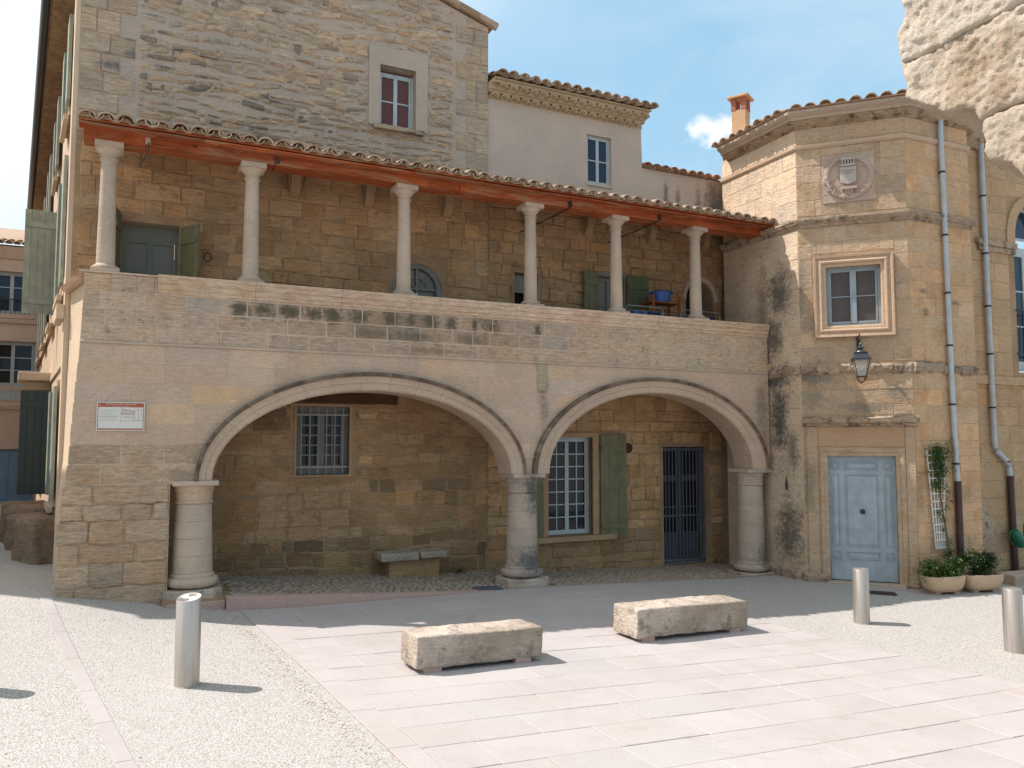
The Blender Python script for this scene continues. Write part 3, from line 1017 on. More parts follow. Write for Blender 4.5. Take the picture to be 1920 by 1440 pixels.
def make_front():
    core = MB()
    JM = [(A_[0], A_[1], (A_[2] + A_[4]) / 2, (A_[3] + A_[5]) / 2) for A_ in ARCS]
    outer = [(leftz(.2) + .02, -.2)]
    outer += [(1.06, -.2), (1.06, 1.84)]
    a1 = ell(*JM[0]); a1.reverse(); a2 = ell(*JM[1]); a2.reverse()
    # the two arch openings meet above the middle column
    def left_of(x0, lst): return lst
    xm = 6.13
    p1 = [p for p in a1 if p[0] <= xm]; p2 = [p for p in a2 if p[0] >= xm]
    zmid = max(p1[-1][1], p2[0][1])
    outer += [(p1[0][0] - .0, 1.84)] + p1 + [(xm - .04, zmid - .02 + .0)] + [(xm + .04, zmid - .02)] + p2 + [(11.03, 1.84), (11.03, 4.25), (.02, 4.25), (0, 3.6), (-.04 + .02, 3.08), (-.07, 2.11), (-.15, 1.42)]
    # clean duplicates
    cl = []
    for p in outer:
        if not cl or math.hypot(p[0] - cl[-1][0], p[1] - cl[-1][1]) > .004: cl.append(p)
    core.slab(cl, [], 0.0, .48)
    core.build('wall', M_fmortar, gal)
    lo = MB(); lo.slab([(-.17, -.2), (1.055, -.2), (1.055, 1.85), (-.10, 1.85), (-.14, 1.42), (-.16, .6)], [], -.004, .003); lo.build('eroded_bed', M_frontlow, gal)
    # lower left pier return and the end wall of the gallery
    e = MB()
    def hexa(b0, b1, t0, t1, z0, z1, dd0, dd1):
        e.add([(b0[0], dd0, z0), (b0[1], dd0, z0), (b1[1], dd1, z0), (b1[0], dd1, z0), (t0[0], dd0, z1), (t0[1], dd0, z1), (t1[1], dd1, z1), (t1[0], dd1, z1)],
              [(0, 3, 2, 1), (4, 5, 6, 7), (0, 1, 5, 4), (1, 2, 6, 5), (2, 3, 7, 6), (3, 0, 4, 7)])
    hexa((-.15, .4), (-.30, .4), (-.15, .4), (-.28, .4), -.2, 1.42, .49, 1.49)
    hexa((-.15, .4), (-.28, .4), (-.07, .4), (-.22, .4), 1.42, 2.11, .49, 1.49)
    hexa((-.07, .4), (-.22, .4), (0.0, .4), (-.2, .4), 2.11, 3.6, .49, 1.49)
    hexa((0.0, .4), (-.2, .4), (0.02, .4), (-.2, .4), 3.6, 4.42, .49, 1.49)
    e.build('end_wall', M_street, gal)
    q = random.Random(11)
    pc = Pieces(gal, 'stone', 'small_stones', 300)
    arcs = JM
    sign = []

    def tf_hi(q, s, z):
        t = rtint(q, .035, .02)
        k = q.random()
        if k < .10: t = (t[0] * 1.05, t[1] * 1.01, t[2] * .94)
        if s < 2.6 and q.random() < .22: t = (t[0] * 1.06, t[1] * 1.02, t[2] * .93)
        return t

    def tf_lo(q, s, z):
        t = rtint(q, .06, .03)
        if z > 1.7 and s < 1.3 and q.random() < .5: return (M_frontlow, t)
        return t

    def tf_par(q, s, z):
        t = rtint(q, .05, .03)
        if 1.9 < s < 6.2:
            dk = q.uniform(.84, 1.0)
            if 2.8 < s < 5.8 and z > 3.82: dk = q.uniform(.64, .88)
            t = tuple(c * dk for c in t)
        if s > 8: t = (t[0] * 1.03, t[1] * 1.05, t[2] * 1.02)
        return t
    courses(pc, 0, 11.03, [2.35, 2.6, 2.86, 3.11, 3.35, 3.59], (.42, .78), M_front, q, 0, arcs=arcs, proud=.0035, joint=.009, bev=.003, tf=tf_hi, left=leftz)
    courses(pc, 0, 11.03, [1.86, 2.1, 2.35], (.4, .7), M_front, q, 0, arcs=arcs, proud=.007, joint=.014, bev=.008, tf=tf_lo, left=leftz, rough=.004)
    courses(pc, 0, 1.05, [.12, .34, .62, .9, 1.14, 1.42, 1.62, 1.86], (.3, .62), M_frontlow, q, 0, proud=.026, joint=.012, bev=.016, tf=tf_lo, left=leftz, rough=.014, jit=.014, cushion=.004, key=1.5)
    courses(pc, 0, 11.03, [3.62, 3.82, 4.03, 4.24], (.26, .6), M_parapet, q, 0, proud=.005, joint=.016, bev=.008, tf=tf_par, left=leftz, rough=.005)
    courses(pc, 0, .82, [4.24, 4.46], (.3, .6), M_parapet, q, 0, proud=.012, joint=.012, bev=.01, left=leftz, rough=.004)
    pc.finish()
    # thin string course
    m = MB(); m.sweep([(.0, 0), (11.02, 0)], [(-.02, 3.59), (.022, 3.592), (.026, 3.61), (.01, 3.622), (-.02, 3.622)])
    m.build('string_course', M_column, gal)
    m = MB(); m.box(.02, 11.0, .005, .45, 4.245, 4.42); m.build('parapet_core', M_front, gal)
    m = MB(); m.box(.02, .838, .0005, .0045, 4.251, 4.455); m.build('parapet_bed', M_fmortar, gal)
    # moulded coping stones
    s = .84; k = 0
    prof = [(-.43, 4.25), (.0, 4.25), (.022, 4.262), (.022, 4.30), (.04, 4.315), (.042, 4.375), (.062, 4.39), (.066, 4.445), (.075, 4.452), (.075, 4.49), (-.43, 4.49)]
    while s < 11.0:
        L = q.uniform(.95, 1.5); e_ = min(11.03, s + L)
        if 11.03 - e_ < .4: e_ = 11.03
        tv = q.uniform(.92, 1.06)
        c = MB(); c.sweep([(s + .002, .0), (e_ - .002, .0)], [(o, z + 0.0) for o, z in prof], t=(tv, tv * q.uniform(.97, 1.02), tv * q.uniform(.94, 1.02)))
        c.build('coping_stone', M_coping, gal); s = e_
    c = MB(); c.sweep([(-.04, .0), (.838, .0)], [(-.43, 4.46), (.01, 4.46), (.012, 4.485), (-.43, 4.488)]); c.build('coping_stone', M_coping, gal)
    c = MB(); c.sweep([(-.24, 1.5), (-.03, .44)], [(-.3, 4.43), (.05, 4.43), (.09, 4.48), (-.3, 4.485)]); c.build('coping_stone', M_coping, gal)
    # pilaster strip between the arches
    m = MB(); m.slab([(6.29, 3.16), (6.46, 3.16), (6.465, 3.588), (6.25, 3.588), (6.28, 3.45)], [], -.012, .0); m.build('pilaster_strip', M_strip, gal, bevel=.003)
    # voussoirs
    for (c, z0, a0, b0, a1, b1) in ARCS:
        n = 17
        prof = [(1.0, .02), (1.0, -.085), (.90, -.10), (.80, -.088), (.76, -.05), (.70, -.045), (.44, -.045), (.40, -.028), (.34, -.024), (.10, -.024), (.0, -.0), (.0, .49), (.9, .49)]
        for i in range(n):
            t0, t1 = math.pi * i / n, math.pi * (i + 1) / n
            m = MB(); vs = []; fs = []; K = 4
            g = .0007
            for j in range(K + 1):
                th = t0 + g + (t1 - t0 - 2 * g) * j / K
                for f, d in prof:
                    A = a0 + f * (a1 - a0); B = b0 + f * (b1 - b0)
                    x = c + A * math.cos(th)
                    if c < 5: x = min(x, 6.125)
                    else: x = max(x, 6.135)
                    x = min(x, 11.02)
                    vs.append((x, d, z0 + B * math.sin(th)))
            mm = len(prof)
            for j in range(K):
                for k in range(mm):
                    fs.append((j * mm + k, (j + 1) * mm + k, (j + 1) * mm + (k + 1) % mm, j * mm + (k + 1) % mm))
            fs.append(tuple(range(mm))); fs.append(tuple(K * mm + k for k in range(mm)))
            tv = q.uniform(.975, 1.02)
            cols = []
            m.add(vs, fs, (tv, tv * .98, tv * .95))
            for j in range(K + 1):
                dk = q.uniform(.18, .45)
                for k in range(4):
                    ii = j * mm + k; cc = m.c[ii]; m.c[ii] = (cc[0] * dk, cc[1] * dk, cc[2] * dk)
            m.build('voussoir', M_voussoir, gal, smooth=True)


M_strip = stone_mat('greenish_worn_strip', (.38, .325, .23), (.34, .295, .215), strata=.3, bump=.5, lichen=.4)
M_voussoir = stone_mat('arch_stone', (.50, .41, .31), (.46, .37, .28), strata=.1, bump=.45, lichen=.35, lth=.58, scol=(.16, .14, .11))
make_front()


def big_column(cx, cy, zb, zt, r, mat, plinth, half=False, dirt=1.0):
    core = MB(); core.lathe([(r * 1.03, zb), (r * .91, zt - .28)], cx, cy, 20)
    o = core.build('arcade_column', mat, gal)
    q = random.Random(int(cx * 10))
    n = 4; hb = .19; z = zb + hb; H = (zt - .30 - z) / n
    rb = r * 1.07; rt = r * .93
    for i in range(n):
        f0, f1 = i / n, (i + 1) / n
        ra, rb_ = rb + (rt - rb) * f0, rb + (rt - rb) * f1
        m = MB(); tv = q.uniform(.96, 1.03)
        g = .001
        m.lathe([(ra - .003, z + g), (ra, z + g + .003), (rb_, z + H - g - .003), (rb_ - .003, z + H - g)], cx, cy, 28, (tv, tv, tv))
        m.build('drum', mat, o, smooth=True); z += H
    m = MB(); m.lathe([(rt * .98, z), (rt + .012, z + .01), (rt + .02, z + .025), (rt + .008, z + .045), (rt, z + .05), (rt + .004, z + .06), (rt + .01, z + .15), (rt + .014, z + .165), (rt + .024, z + .175), (rt + .028, z + .235)], cx, cy, 28)
    m.build('capital', M_smooth if half is False and cx < 2 else mat, o, smooth=True)
    m = MB(); w = rt + .055
    m.box(cx - w, cx + w, cy - w, cy + w, z + .237, zt); m.build('abacus', mat, o, bevel=.008)
    m = MB(); prof = []
    for i in range(9):
        a = -math.pi / 2 + math.pi * i / 8; prof.append((rb + .0 + .055 * math.cos(a) + .02, zb + .075 + .06 * math.sin(a)))
    m.lathe([(rb, zb + .0)] + prof + [(rb + .02, zb + .14), (rb + .022, zb + .16), (rb, zb + .19)], cx, cy, 32)
    m.build('column_base', mat, o, smooth=True)
    if plinth:
        m = MB(); w = rb + .10
        z0p, z1p = plinth
        n = 16; P = []
        for i in range(n):
            a = 2 * math.pi * (i + .5) / n; ca, sa = math.cos(a), math.sin(a)
            k = w / max(abs(ca), abs(sa)) if True else w
            P.append((cx + min(k, w * 1.22) * ca, cy + min(k, w * 1.22) * sa))
        vs = [(p[0], p[1], z0p) for p in P] + [(p[0], p[1], z1p - .01) for p in P] + [(cx + (p[0] - cx) * .97, cy + (p[1] - cy) * .97, z1p) for p in P]
        fs = [(i, (i + 1) % n, n + (i + 1) % n, n + i) for i in range(n)] + [(n + i, n + (i + 1) % n, 2 * n + (i + 1) % n, 2 * n + i) for i in range(n)] + [tuple(2 * n + i for i in range(n))]
        m.add(vs, fs); m.build('plinth', M_bench, o)
    return o


big_column(1.36, .20, .52, 1.88, .235, M_column, (.38, .52))
big_column(6.13, .22, .30, 1.88, .235, M_column_b, (.10, .30), True)
big_column(10.75, .22, .06, 1.88, .235, M_column_b, (-.06, .06), True)

# pink kerb block under the first column and the kerb along the raised cobbled floor
m = MB(); m.box(1.04, 1.73, -.19, .6, .1, .378); m.build('plinth_block', M_pinkkerb, gal, bevel=.008)


def make_floor():
    m = MB(); n = 30; vs = []; fs = []
    ss = [1.0 + (11.3 - 1.0) * i / n for i in range(n + 1)]
    for s in ss:
        for d, dz in ((-.16, -.6), (-.16, -.03), (1.5, -.01)):
            vs.append((s, d, flo2(s, d) + dz))
    for i in range(n):
        for k in range(2): fs.append((i * 3 + k, i * 3 + 3 + k, i * 3 + 4 + k, i * 3 + 1 + k))
    m.add(vs, fs)
    o = m.build('cobbled_floor', M_mortar2, None, basis=G.m); o['kind'] = 'structure'
    q = random.Random(5)
    pc = Pieces(o, 'cobble', 'small_cobbles', 300)
    rects = [(1.04, 1.76, -.2, .6), (5.78, 6.5, -.2, .6), (10.35, 11.2, -.2, .6)]
    d = -.15
    while d < 1.48:
        w = q.uniform(.055, .075); s = 1.05 + q.uniform(0, .1)
        while s < 11.1:
            L = q.uniform(.07, .14)
            if not any(a < s + L and s < b and c < d + w and d < e for a, b, c, e in rects):
                cx, cy = s + L / 2, d + w / 2; z = flo2(cx, cy) - .02
                k = MB(); nn = 6; ph = q.uniform(0, 1)
                vs = []
                for lv, (rr, hz) in enumerate(((1.0, 0.004), (.9, .018), (.5, .024))):
                    for i in range(nn):
                        a = 2 * math.pi * (i + ph) / nn
                        vs.append((cx + rr * L * .48 * math.cos(a), cy + rr * w * .5 * math.sin(a), z + hz))
                fs = [(l * nn + i, l * nn + (i + 1) % nn, (l + 1) * nn + (i + 1) % nn, (l + 1) * nn + i) for l in range(2) for i in range(nn)] + [tuple(2 * nn + i for i in range(nn))]
                tv = q.uniform(.8, 1.2); k.add(vs, fs, (tv, tv * q.uniform(.92, 1), tv * q.uniform(.85, 1)))
                pc.add(k, M_cobble, -cx * .0 + L * w / (1 + .25 * (cx - 1) + .3 * (d + .2)))
            s += L + .008
        d += w + .008
    pc.finish()
    # kerb: separate stones
    kr = bpy.data.objects.new('gallery_kerb', None); COL.objects.link(kr); kr.matrix_basis = G.m; kr['kind'] = 'structure'
    s = 1.74
    while s < 5.4:
        L = q.uniform(.7, 1.0); e = min(5.45, s + L)
        k = MB()
        k.add([(s, -.33, .05), (e, -.33, .05), (e, -.16, .05), (s, -.16, .05), (s, -.33, flo(s) + .0), (e, -.33, flo(e)), (e, -.16, flo(e) + .004), (s, -.16, flo(s) + .004)],
              [(0, 3, 2, 1), (4, 5, 6, 7), (0, 1, 5, 4), (1, 2, 6, 5), (2, 3, 7, 6), (3, 0, 4, 7)])
        k.build('kerb_stone', M_pinkkerb, kr, bevel=.006); s = e
    return o


make_floor()


def make_loggia():
    fl = MB(); fl.box(.42, 11.0, .46, 1.48, 3.62, 3.9); fl.build('upper_floor', M_mortar2, gal)
    for s in (.24, 2.0, 4.18, 6.30, 7.93, 9.61):
        cy = .25
        m = MB(); pr = [(.118, 4.60), (.108, 4.62)]
        for i in range(9):
            f = i / 8; pr.append((.110 - .022 * f - .004 * math.sin(f * math.pi) * 0, 4.63 + (5.98 - 4.63) * f))
        m.lathe(pr, s, cy, 24); o = m.build('loggia_column', M_column, gal, smooth=True)
        k = MB(); k.box(s - .165, s + .165, cy - .165, cy + .165, 4.492, 4.55)
        k.lathe([(.15, 4.551), (.16, 4.565), (.155, 4.585), (.13, 4.6), (.118, 4.612)], s, cy, 24); k.build('column_base', M_column, o, smooth=True)
        k = MB(); k.lathe([(.092, 5.95), (.104, 5.958), (.106, 5.975), (.092, 5.985), (.092, 6.02), (.105, 6.03), (.12, 6.05), (.15, 6.09), (.158, 6.10)], s, cy, 24)
        k.box(s - .165, s + .165, cy - .165, cy + .165, 6.101, 6.17); k.build('capital', M_column, o, smooth=True)
    # main beam in lengths, with scarf joints
    xs = [-.06, .66, 2.28, 5.0, 6.93, 8.70, 11.05]
    for i in range(len(xs) - 1):
        m = MB(); dz = R.uniform(-.006, .006); dy = (i % 2) * .012
        m.box(xs[i] + .004, xs[i + 1] - .004, .07 + dy, .40, 6.172 + dz, 6.31, (R.uniform(.85, 1.15),) * 3)
        m.build('timber_beam', M_beam, gal, bevel=.008)
    for x in (.68, 2.3, 6.93, 8.70):
        m = MB(); m.box(x - .03, x + .03, .055, .069, 6.185, 6.30); m.build('iron_plate', M_rust if x > 1 else M_column, gal)
    for a, b in (((6.93, .03, 6.27), (6.74, 1.5, 6.08)), ((8.70, .03, 6.27), (8.58, 1.5, 6.09))):
        m = MB(); m.tube([a, (a[0], -.0, 6.18), (a[0] - .02, .12, 6.15), b], .011, 8); m.build('tie_rod', M_rust, gal)
    m = MB(); m.tube([(.69, .03, 6.2), (.69, .0, 6.08), (.64, .05, 5.99), (.6, .15, 5.93)], .008, 6); m.build('tie_rod', M_rust, gal)
    # roof deck, rafters
    sl = math.tan(rad(15.5))
    def rz(d): return 6.305 + (d + .2) * sl
    m = MB()
    m.add([(-.1, -.16, rz(-.16) - .01), (11.08, -.16, rz(-.16) - .01), (11.08, 1.49, rz(1.49) - .01), (-.1, 1.49, rz(1.49) - .01),
           (-.1, -.16, rz(-.16) + .02), (11.08, -.16, rz(-.16) + .02), (11.08, 1.49, rz(1.49) + .02), (-.1, 1.49, rz(1.49) + .02)],
          [(0, 3, 2, 1), (4, 5, 6, 7), (0, 1, 5, 4), (1, 2, 6, 5), (2, 3, 7, 6), (3, 0, 4, 7)])
    m.build('roof_deck', M_beam, gal)
    for row, (y0_, y1_) in enumerate(((-.155, -.045), (-.04, .066))):
        x_ = -.1
        while x_ < 11.08:
            x2 = min(11.08, x_ + R.uniform(1.1, 1.9))
            if 11.08 - x2 < .4: x2 = 11.08
            dz_ = R.uniform(-.003, .003)
            m = MB(); m.box(x_ + .003, x2 - .003, y0_, y1_, 6.272 + dz_, 6.29 + dz_, (R.uniform(.7, 1.25),) * 3); m.build('eave_board', M_beam, gal)
            x_ = x2
    s = .25
    while s < 11:
        m = MB(); m.bar((s, .41, rz(.41) - .06), (s, 1.48, rz(1.48) - .06), .08, .09); m.build('rafter', M_oldwood, gal); s += .56
    for s in (2.79, 3.97, 5.32, 6.84, 8.10, 9.5, 10.8):
        m = MB(); pr = [(0, 6.15), (-.07, 6.17), (-.14, 6.24), (-.19, 6.34), (-.2, 6.46), (-.2, 6.52), (0, 6.52)]
        vs = [(s - .07, 1.49 + y, z) for y, z in pr] + [(s + .07, 1.49 + y, z) for y, z in pr]; n = len(pr)
        m.add(vs, [tuple(range(n)), tuple(reversed(range(n, 2 * n)))] + [(i, (i + 1) % n, n + (i + 1) % n, n + i) for i in range(n)])
        m.build('stone_corbel', M_mortar2, gal)
    return rz


rz = make_loggia()


def tile_mesh(name, mat, L=.44, r0=.098, r1=.082, th=.016, n=8, flip=False):
    """half-round tile lying along +y, mouth at y=0"""
    m = MB(); vs = []; fs = []
    for y, r in ((0, r0), (L, r1)):
        for rr in (r, r - th):
            for i in range(n + 1):
                a = math.pi * i / n
                z = rr * math.sin(a) * .82
                vs.append((rr * math.cos(a), y, -z if flip else z))
    k = n + 1
    for i in range(n):
        fs.append((i, i + 1, 2 * k + i + 1, 2 * k + i))            # outer
        fs.append((k + i, 3 * k + i, 3 * k + i + 1, k + i + 1))    # inner
        fs.append((i, k + i, k + i + 1, i + 1)); fs.append((2 * k + i, 2 * k + i + 1, 3 * k + i + 1, 3 * k + i))
    fs.append((0, 2 * k, 3 * k, k)); fs.append((n, k + n, 3 * k + n, 2 * k + n))
    m.add(vs, fs); return m


def tile_roof(parent, s0, s1, d0, zf, slope, rows, pitch=.212, mat=M_tile, obj_rows=4, basis=None, q=None, pans=True, lim=None, exp=.37, name='roof_tile', maxobj=300):
    q = q or random.Random(2)
    tm = [tile_mesh('t', mat, L=exp + .07).mesh(name, mat, 'all') for _ in range(1)]
    pmesh = tile_mesh('t', mat, L=exp + .07, r0=.085, r1=.098, flip=True).mesh(name, mat, 'all')
    rest = MB(); cov = tile_mesh('t', mat, L=exp + .07); pan = tile_mesh('t', mat, L=exp + .07, r0=.085, r1=.098, flip=True)
    an = math.atan(slope); n = int((s1 - s0) / pitch + .5); cnt = 0
    for i in range(n):
        for j in range(rows):
            dd = d0 + j * exp * math.cos(an)
            for kind in ((0, 1) if pans else (0,)):
                x = s0 + (i + (.5 if kind == 0 else 1.0)) * pitch
                if kind == 1 and i == n - 1: continue
                if lim and not lim(x, dd): continue
                z = zf + (dd - d0) * slope + (.03 if kind == 0 else .075) + .012 * 0
                M = Matrix.Translation((x + q.uniform(-.01, .01), dd + q.uniform(-.03, .02), z + q.uniform(-.006, .008))) @ Matrix.Rotation(an - .035 + q.uniform(-.02, .02), 4, 'X') @ Matrix.Rotation(q.uniform(-.04, .04), 4, 'Z')
                if (j < obj_rows if kind == 0 else j < 1) and cnt < maxobj:
                    o = link(name, tm[0] if kind == 0 else pmesh, parent, M if basis is None else basis @ M); cnt += 1
                else:
                    src = cov if kind == 0 else pan
                    tv = q.uniform(.75, 1.2)
                    rest.add([M @ Vector(v) for v in src.v], src.f, (tv, tv, tv))
    bed = MB()
    for i in range(n):
        x = s0 + (i + .5) * pitch
        if lim and not lim(x, d0 + .01): continue
        y_ = d0 + .05; z = zf + .026
        k_ = 7; r_ = .078
        vs = [(x + r_ * math.cos(math.pi * a / k_), y_, z + r_ * .8 * math.sin(math.pi * a / k_)) for a in range(k_ + 1)]
        vs += [(p[0], p[1] + .2, p[2] + .2 * slope) for p in vs]
        bed.add(vs, [tuple(range(k_ + 1)), tuple(reversed(range(k_ + 1, 2 * k_ + 2)))] + [(a, a + 1, a + k_ + 2, a + k_ + 1) for a in range(k_)], (q.uniform(.6, 1),) * 3)
    if bed.v: bed.build('tile_bedding', M_mortar2, parent, kind='stuff', basis=basis)
    if rest.v: rest.build('upper_roof_tiles', mat, parent, smooth='all', kind='stuff', basis=basis, recalc=True)


tile_roof(gal, -.12, 11.14, -.24, 6.305, math.tan(rad(15.5)), 5, obj_rows=4, maxobj=290)
m = MB(); m.bar((11.12, -.22, 6.42), (11.12, 1.4, 6.87), .14, .02); m.build('zinc_flashing', M_zinc, gal)

# ================================================================== RUBBLE HOUSE (behind the gallery, left)
hs = thing('gabled_rubble_house', 'tall gabled rubble-stone house rising behind the left half of the gallery', 'building', G)
HX0, HX1 = -.21, 6.11
APX, APZ = 3.0, 10.62
def gable_top(s): return APZ - abs(s - APX) * .302


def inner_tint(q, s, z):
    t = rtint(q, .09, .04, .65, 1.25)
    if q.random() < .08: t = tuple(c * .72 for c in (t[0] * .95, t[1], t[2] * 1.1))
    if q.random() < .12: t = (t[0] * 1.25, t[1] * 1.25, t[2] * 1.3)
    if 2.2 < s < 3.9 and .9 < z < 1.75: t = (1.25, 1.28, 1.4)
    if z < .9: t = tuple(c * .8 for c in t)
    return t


def make_rubble_house():
    d = 1.5
    holes = {'win1': (2.9, 3.72, 1.86, 2.92), 'doorU': (.40, 1.16, 3.9, 5.52), 'gw': (4.15, 4.77, 7.57, 8.60)}
    def R4(h): a, b, c, e = h; return [(a, c), (b, c), (b, e), (a, e)]
    ov = [(4.83 + .43 * math.cos(rad(t)), 4.9 + .43 * math.sin(rad(t))) for t in range(0, 181, 15)] + [(4.40, 3.95), (5.26, 3.95)]
    core = MB()
    core.slab([(HX0, -.3), (HX1, -.3), (HX1, gable_top(HX1)), (APX, APZ), (HX0, gable_top(HX0))],
              [R4(holes['win1']), R4(holes['doorU']), R4(holes['gw']), ov], d, d + .35)
    core.build('wall', M_mortar, hs)
    # warm mortar skins of the sheltered walls sit 4 mm proud of the grey one
    sk = MB(); sk.slab([(.4, -.3), (HX1, -.3), (HX1, 3.62), (.4, 3.62)], [R4(holes['win1'])], d - .006, d + .01); sk.build('lower_wall', M_mortar2, hs)
    sk = MB(); sk.slab([(HX0, 3.9), (HX1, 3.9), (HX1, 6.78), (HX0, 6.78)], [R4((.40, 1.16, 3.91, 5.52)), [(p[0], max(p[1], 3.96)) for p in ov]], d - .006, d + .01); sk.build('upper_wall', M_mortar2, hs)
    # body behind
    b = MB()
    b.box(HX1 - .3, HX1, d + .351, d + 9, -.3, gable_top(HX1) - .02)
    b.build('side_wall', M_rubble, hs)
    q = random.Random(21)
    pc = Pieces(hs, 'stone', 'small_stones', 300)
    H = [holes['win1'], (2.80, 3.82, 1.70, 3.0)]
    # arcade level: uneven large stones
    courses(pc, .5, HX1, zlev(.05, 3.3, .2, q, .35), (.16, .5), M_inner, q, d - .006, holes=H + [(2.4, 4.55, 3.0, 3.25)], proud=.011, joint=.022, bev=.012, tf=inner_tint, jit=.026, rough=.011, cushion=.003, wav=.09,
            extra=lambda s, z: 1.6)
    # loggia level
    HU = [(.34, 1.22, 3.9, 5.62), (4.30, 5.36, 3.9, 5.42)]
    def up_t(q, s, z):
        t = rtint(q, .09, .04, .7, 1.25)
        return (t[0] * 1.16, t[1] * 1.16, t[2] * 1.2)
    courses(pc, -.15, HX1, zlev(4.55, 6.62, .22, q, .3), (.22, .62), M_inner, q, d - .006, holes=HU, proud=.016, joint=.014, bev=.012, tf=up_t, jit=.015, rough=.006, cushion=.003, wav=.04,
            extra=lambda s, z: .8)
    # gable rubble, quoins at both corners
    def gt(q, s, z):
        t = rtint(q, .08, .04, .7, 1.25)
        if q.random() < .10 and s < 3.8:
            k_ = q.uniform(.5, .8); t = (k_ * .95, k_ * .98, k_ * 1.06)
        elif q.random() < .2: t = (t[0] * 1.05, t[1] * 1.0, t[2] * .9)
        return t
    tp = [(-.302, -1, APZ - .0 + APX * .302 + 0 - .03), (.302, -1, APZ - APX * .302 - .03)]
    tp = [(-.302, -1.0, APZ + .302 * APX - .03), (.302, -1.0, APZ - .302 * APX - .03)]
    courses(pc, .55, 5.45, zlev(6.72, 10.6, .105, q, .45), (.10, .40), M_rubble, q, d, holes=[(3.95, 5.0, 7.5, 8.9)], proud=.022, joint=.036, bev=.022, tf=gt, jit=.024, rough=.013, cushion=.010, wav=.16, top=tp,
            extra=lambda s, z: 1.0 if z < 9.3 else .01)
    def qt(q, s, z): return rtint(q, .05, .03)
    for (a, b_) in ((HX0 + .0, .5), (5.5, HX1)):
        zz = zlev(6.74, 9.9, .31, q, .15)
        for j in range(len(zz) - 1):
            A, B = (a, b_ - (j % 2) * .2) if a < 1 else (a + (j % 2) * .2, b_)
            courses(pc, A, B, zz[j:j + 2], (.25, .45), M_rubble, q, d, proud=.014, joint=.012, bev=.008, tf=qt, rough=.004, top=tp, extra=lambda s, z: 1.3)
    pc.finish()
    # gable window
    s0, s1, z0, z1 = holes['gw']
    m = MB(); m.slab([(3.96, 7.56), (4.98, 7.56), (4.98, 8.93), (3.96, 8.90)], [R4((s0, s1, z0, z1))], d - .03, d + .02); m.build('window_surround', M_surround, hs, bevel=.004)
    m = MB(); m.box(4.03, 4.90, d - .11, d + .0, 7.49, 7.565); m.build('window_sill', M_mould, hs, bevel=.008)
    w = window(hs, s0, s1, z0, z1 - .06, d + .14, 1, 2, 2, .04, .022, M_whiteblue, M_glassr)
    m = MB(); m.box(s0, s1, d + .24, d + .26, z0, z1, (1, 1, 1)); m.build('curtain', M_redcurtain, w)
    # left gallery door: frame, two leaves, shutters standing out
    s0, s1, z0, z1 = holes['doorU']
    m = MB(); m.box(s0, s1, d + .2, d + .3, 5.34, z1 - .0); m.build('door_head', M_greygreen, hs)
    w = window(hs, s0, s1, 3.92, 5.34, d + .2, 1, 3, 2, .045, .03, M_greygreen, M_glassg, name='glazed_door')
    shutter(hs, (.38, d - .02), (.30, d - .42), 3.95, 5.62, M_olive, 4, side=1)
    shutter(hs, (1.19, d - .02), (1.40, d - .36), 3.95, 5.50, M_olive, 4, side=-1)
    # round-headed window
    m = MB(); vs = []
    for rr, y in ((.43, d - .01), (.40, d - .03), (.34, d + .0), (.33, d + .1)):
        vs += [(4.83 + rr * math.cos(rad(t)), y, 4.9 + rr * math.sin(rad(t))) for t in range(0, 181, 10)]
    n = 19
    m.add(vs, [(l * n + i, l * n + i + 1, (l + 1) * n + i + 1, (l + 1) * n + i) for l in range(3) for i in range(n - 1)])
    m.box(4.40, 4.50, d - .03, d + .1, 3.96, 4.9); m.box(5.16, 5.26, d - .03, d + .1, 3.96, 4.9)
    o = m.build('arched_window_frame', M_greywin, hs, smooth=True)
    g = MB(); g.slab([(4.83 + .35 * math.cos(rad(t)), 4.9 + .35 * math.sin(rad(t))) for t in range(0, 181, 10)] + [(4.48, 3.96), (5.18, 3.96)], [], d + .07, d + .08); g.build('pane', M_glassg, o)
    g = MB(); g.box(4.815, 4.845, d + .02, d + .06, 3.96, 5.24)
    for t in (45, 135): g.bar((4.83, d + .04, 4.9), (4.83 + .34 * math.cos(rad(t)), d + .04, 4.9 + .34 * math.sin(rad(t))), .018, .02)
    g.box(4.49, 5.17, d + .021, d + .055, 4.885, 4.915)
    pts = [(4.83 + .19 * math.cos(rad(t)), d + .045, 4.9 + .19 * math.sin(rad(t))) for t in range(0, 181, 15)]; g.tube(pts, .009, 6)
    g.build('glazing_bar', M_greywin, o)
    # barred window under the arch
    s0, s1, z0, z1 = holes['win1']
    m = MB(); m.slab([(s0 - .035, z0 - .03), (s1 + .05, z0 - .03), (s1 + .05, z1 + .04), (s0 - .035, z1 + .04)], [R4(holes['win1'])], d - .02, d + .1); m.build('window_surround', M_smooth2, hs, bevel=.005)
    m = MB(); m.box(s0 - .10, s1 + .06, d - .012, d + .05, z0 - .20, z0 - .032); m.build('window_sill', M_inner, hs, bevel=.005)
    w = window(hs, s0, s1, z0, z1, d + .14, 2, 5, 2, .06, .025, M_greywin, M_glass, toprail=.03, bottom=.04)
    g = MB()
    for i in range(6):
        x = s0 + .085 + (s1 - s0 - .17) * i / 5; g.tube([(x, d + .05, z0 + .0), (x, d + .05, z1 - .0)], .011, 8)
    for k in range(2):
        z = (z0 + .12, z1 - .13)[k]; g.box(s0, s1, d + .035, d + .044, z - .014, z + .014)
    g.build('window_grille', M_grille, hs)
    # old timber lintel
    m = MB(); m.box(2.46, 4.5, d - .045, d + .02, 2.97, 3.2); m.build('timber_lintel', M_oldwood, hs, bevel=.01)
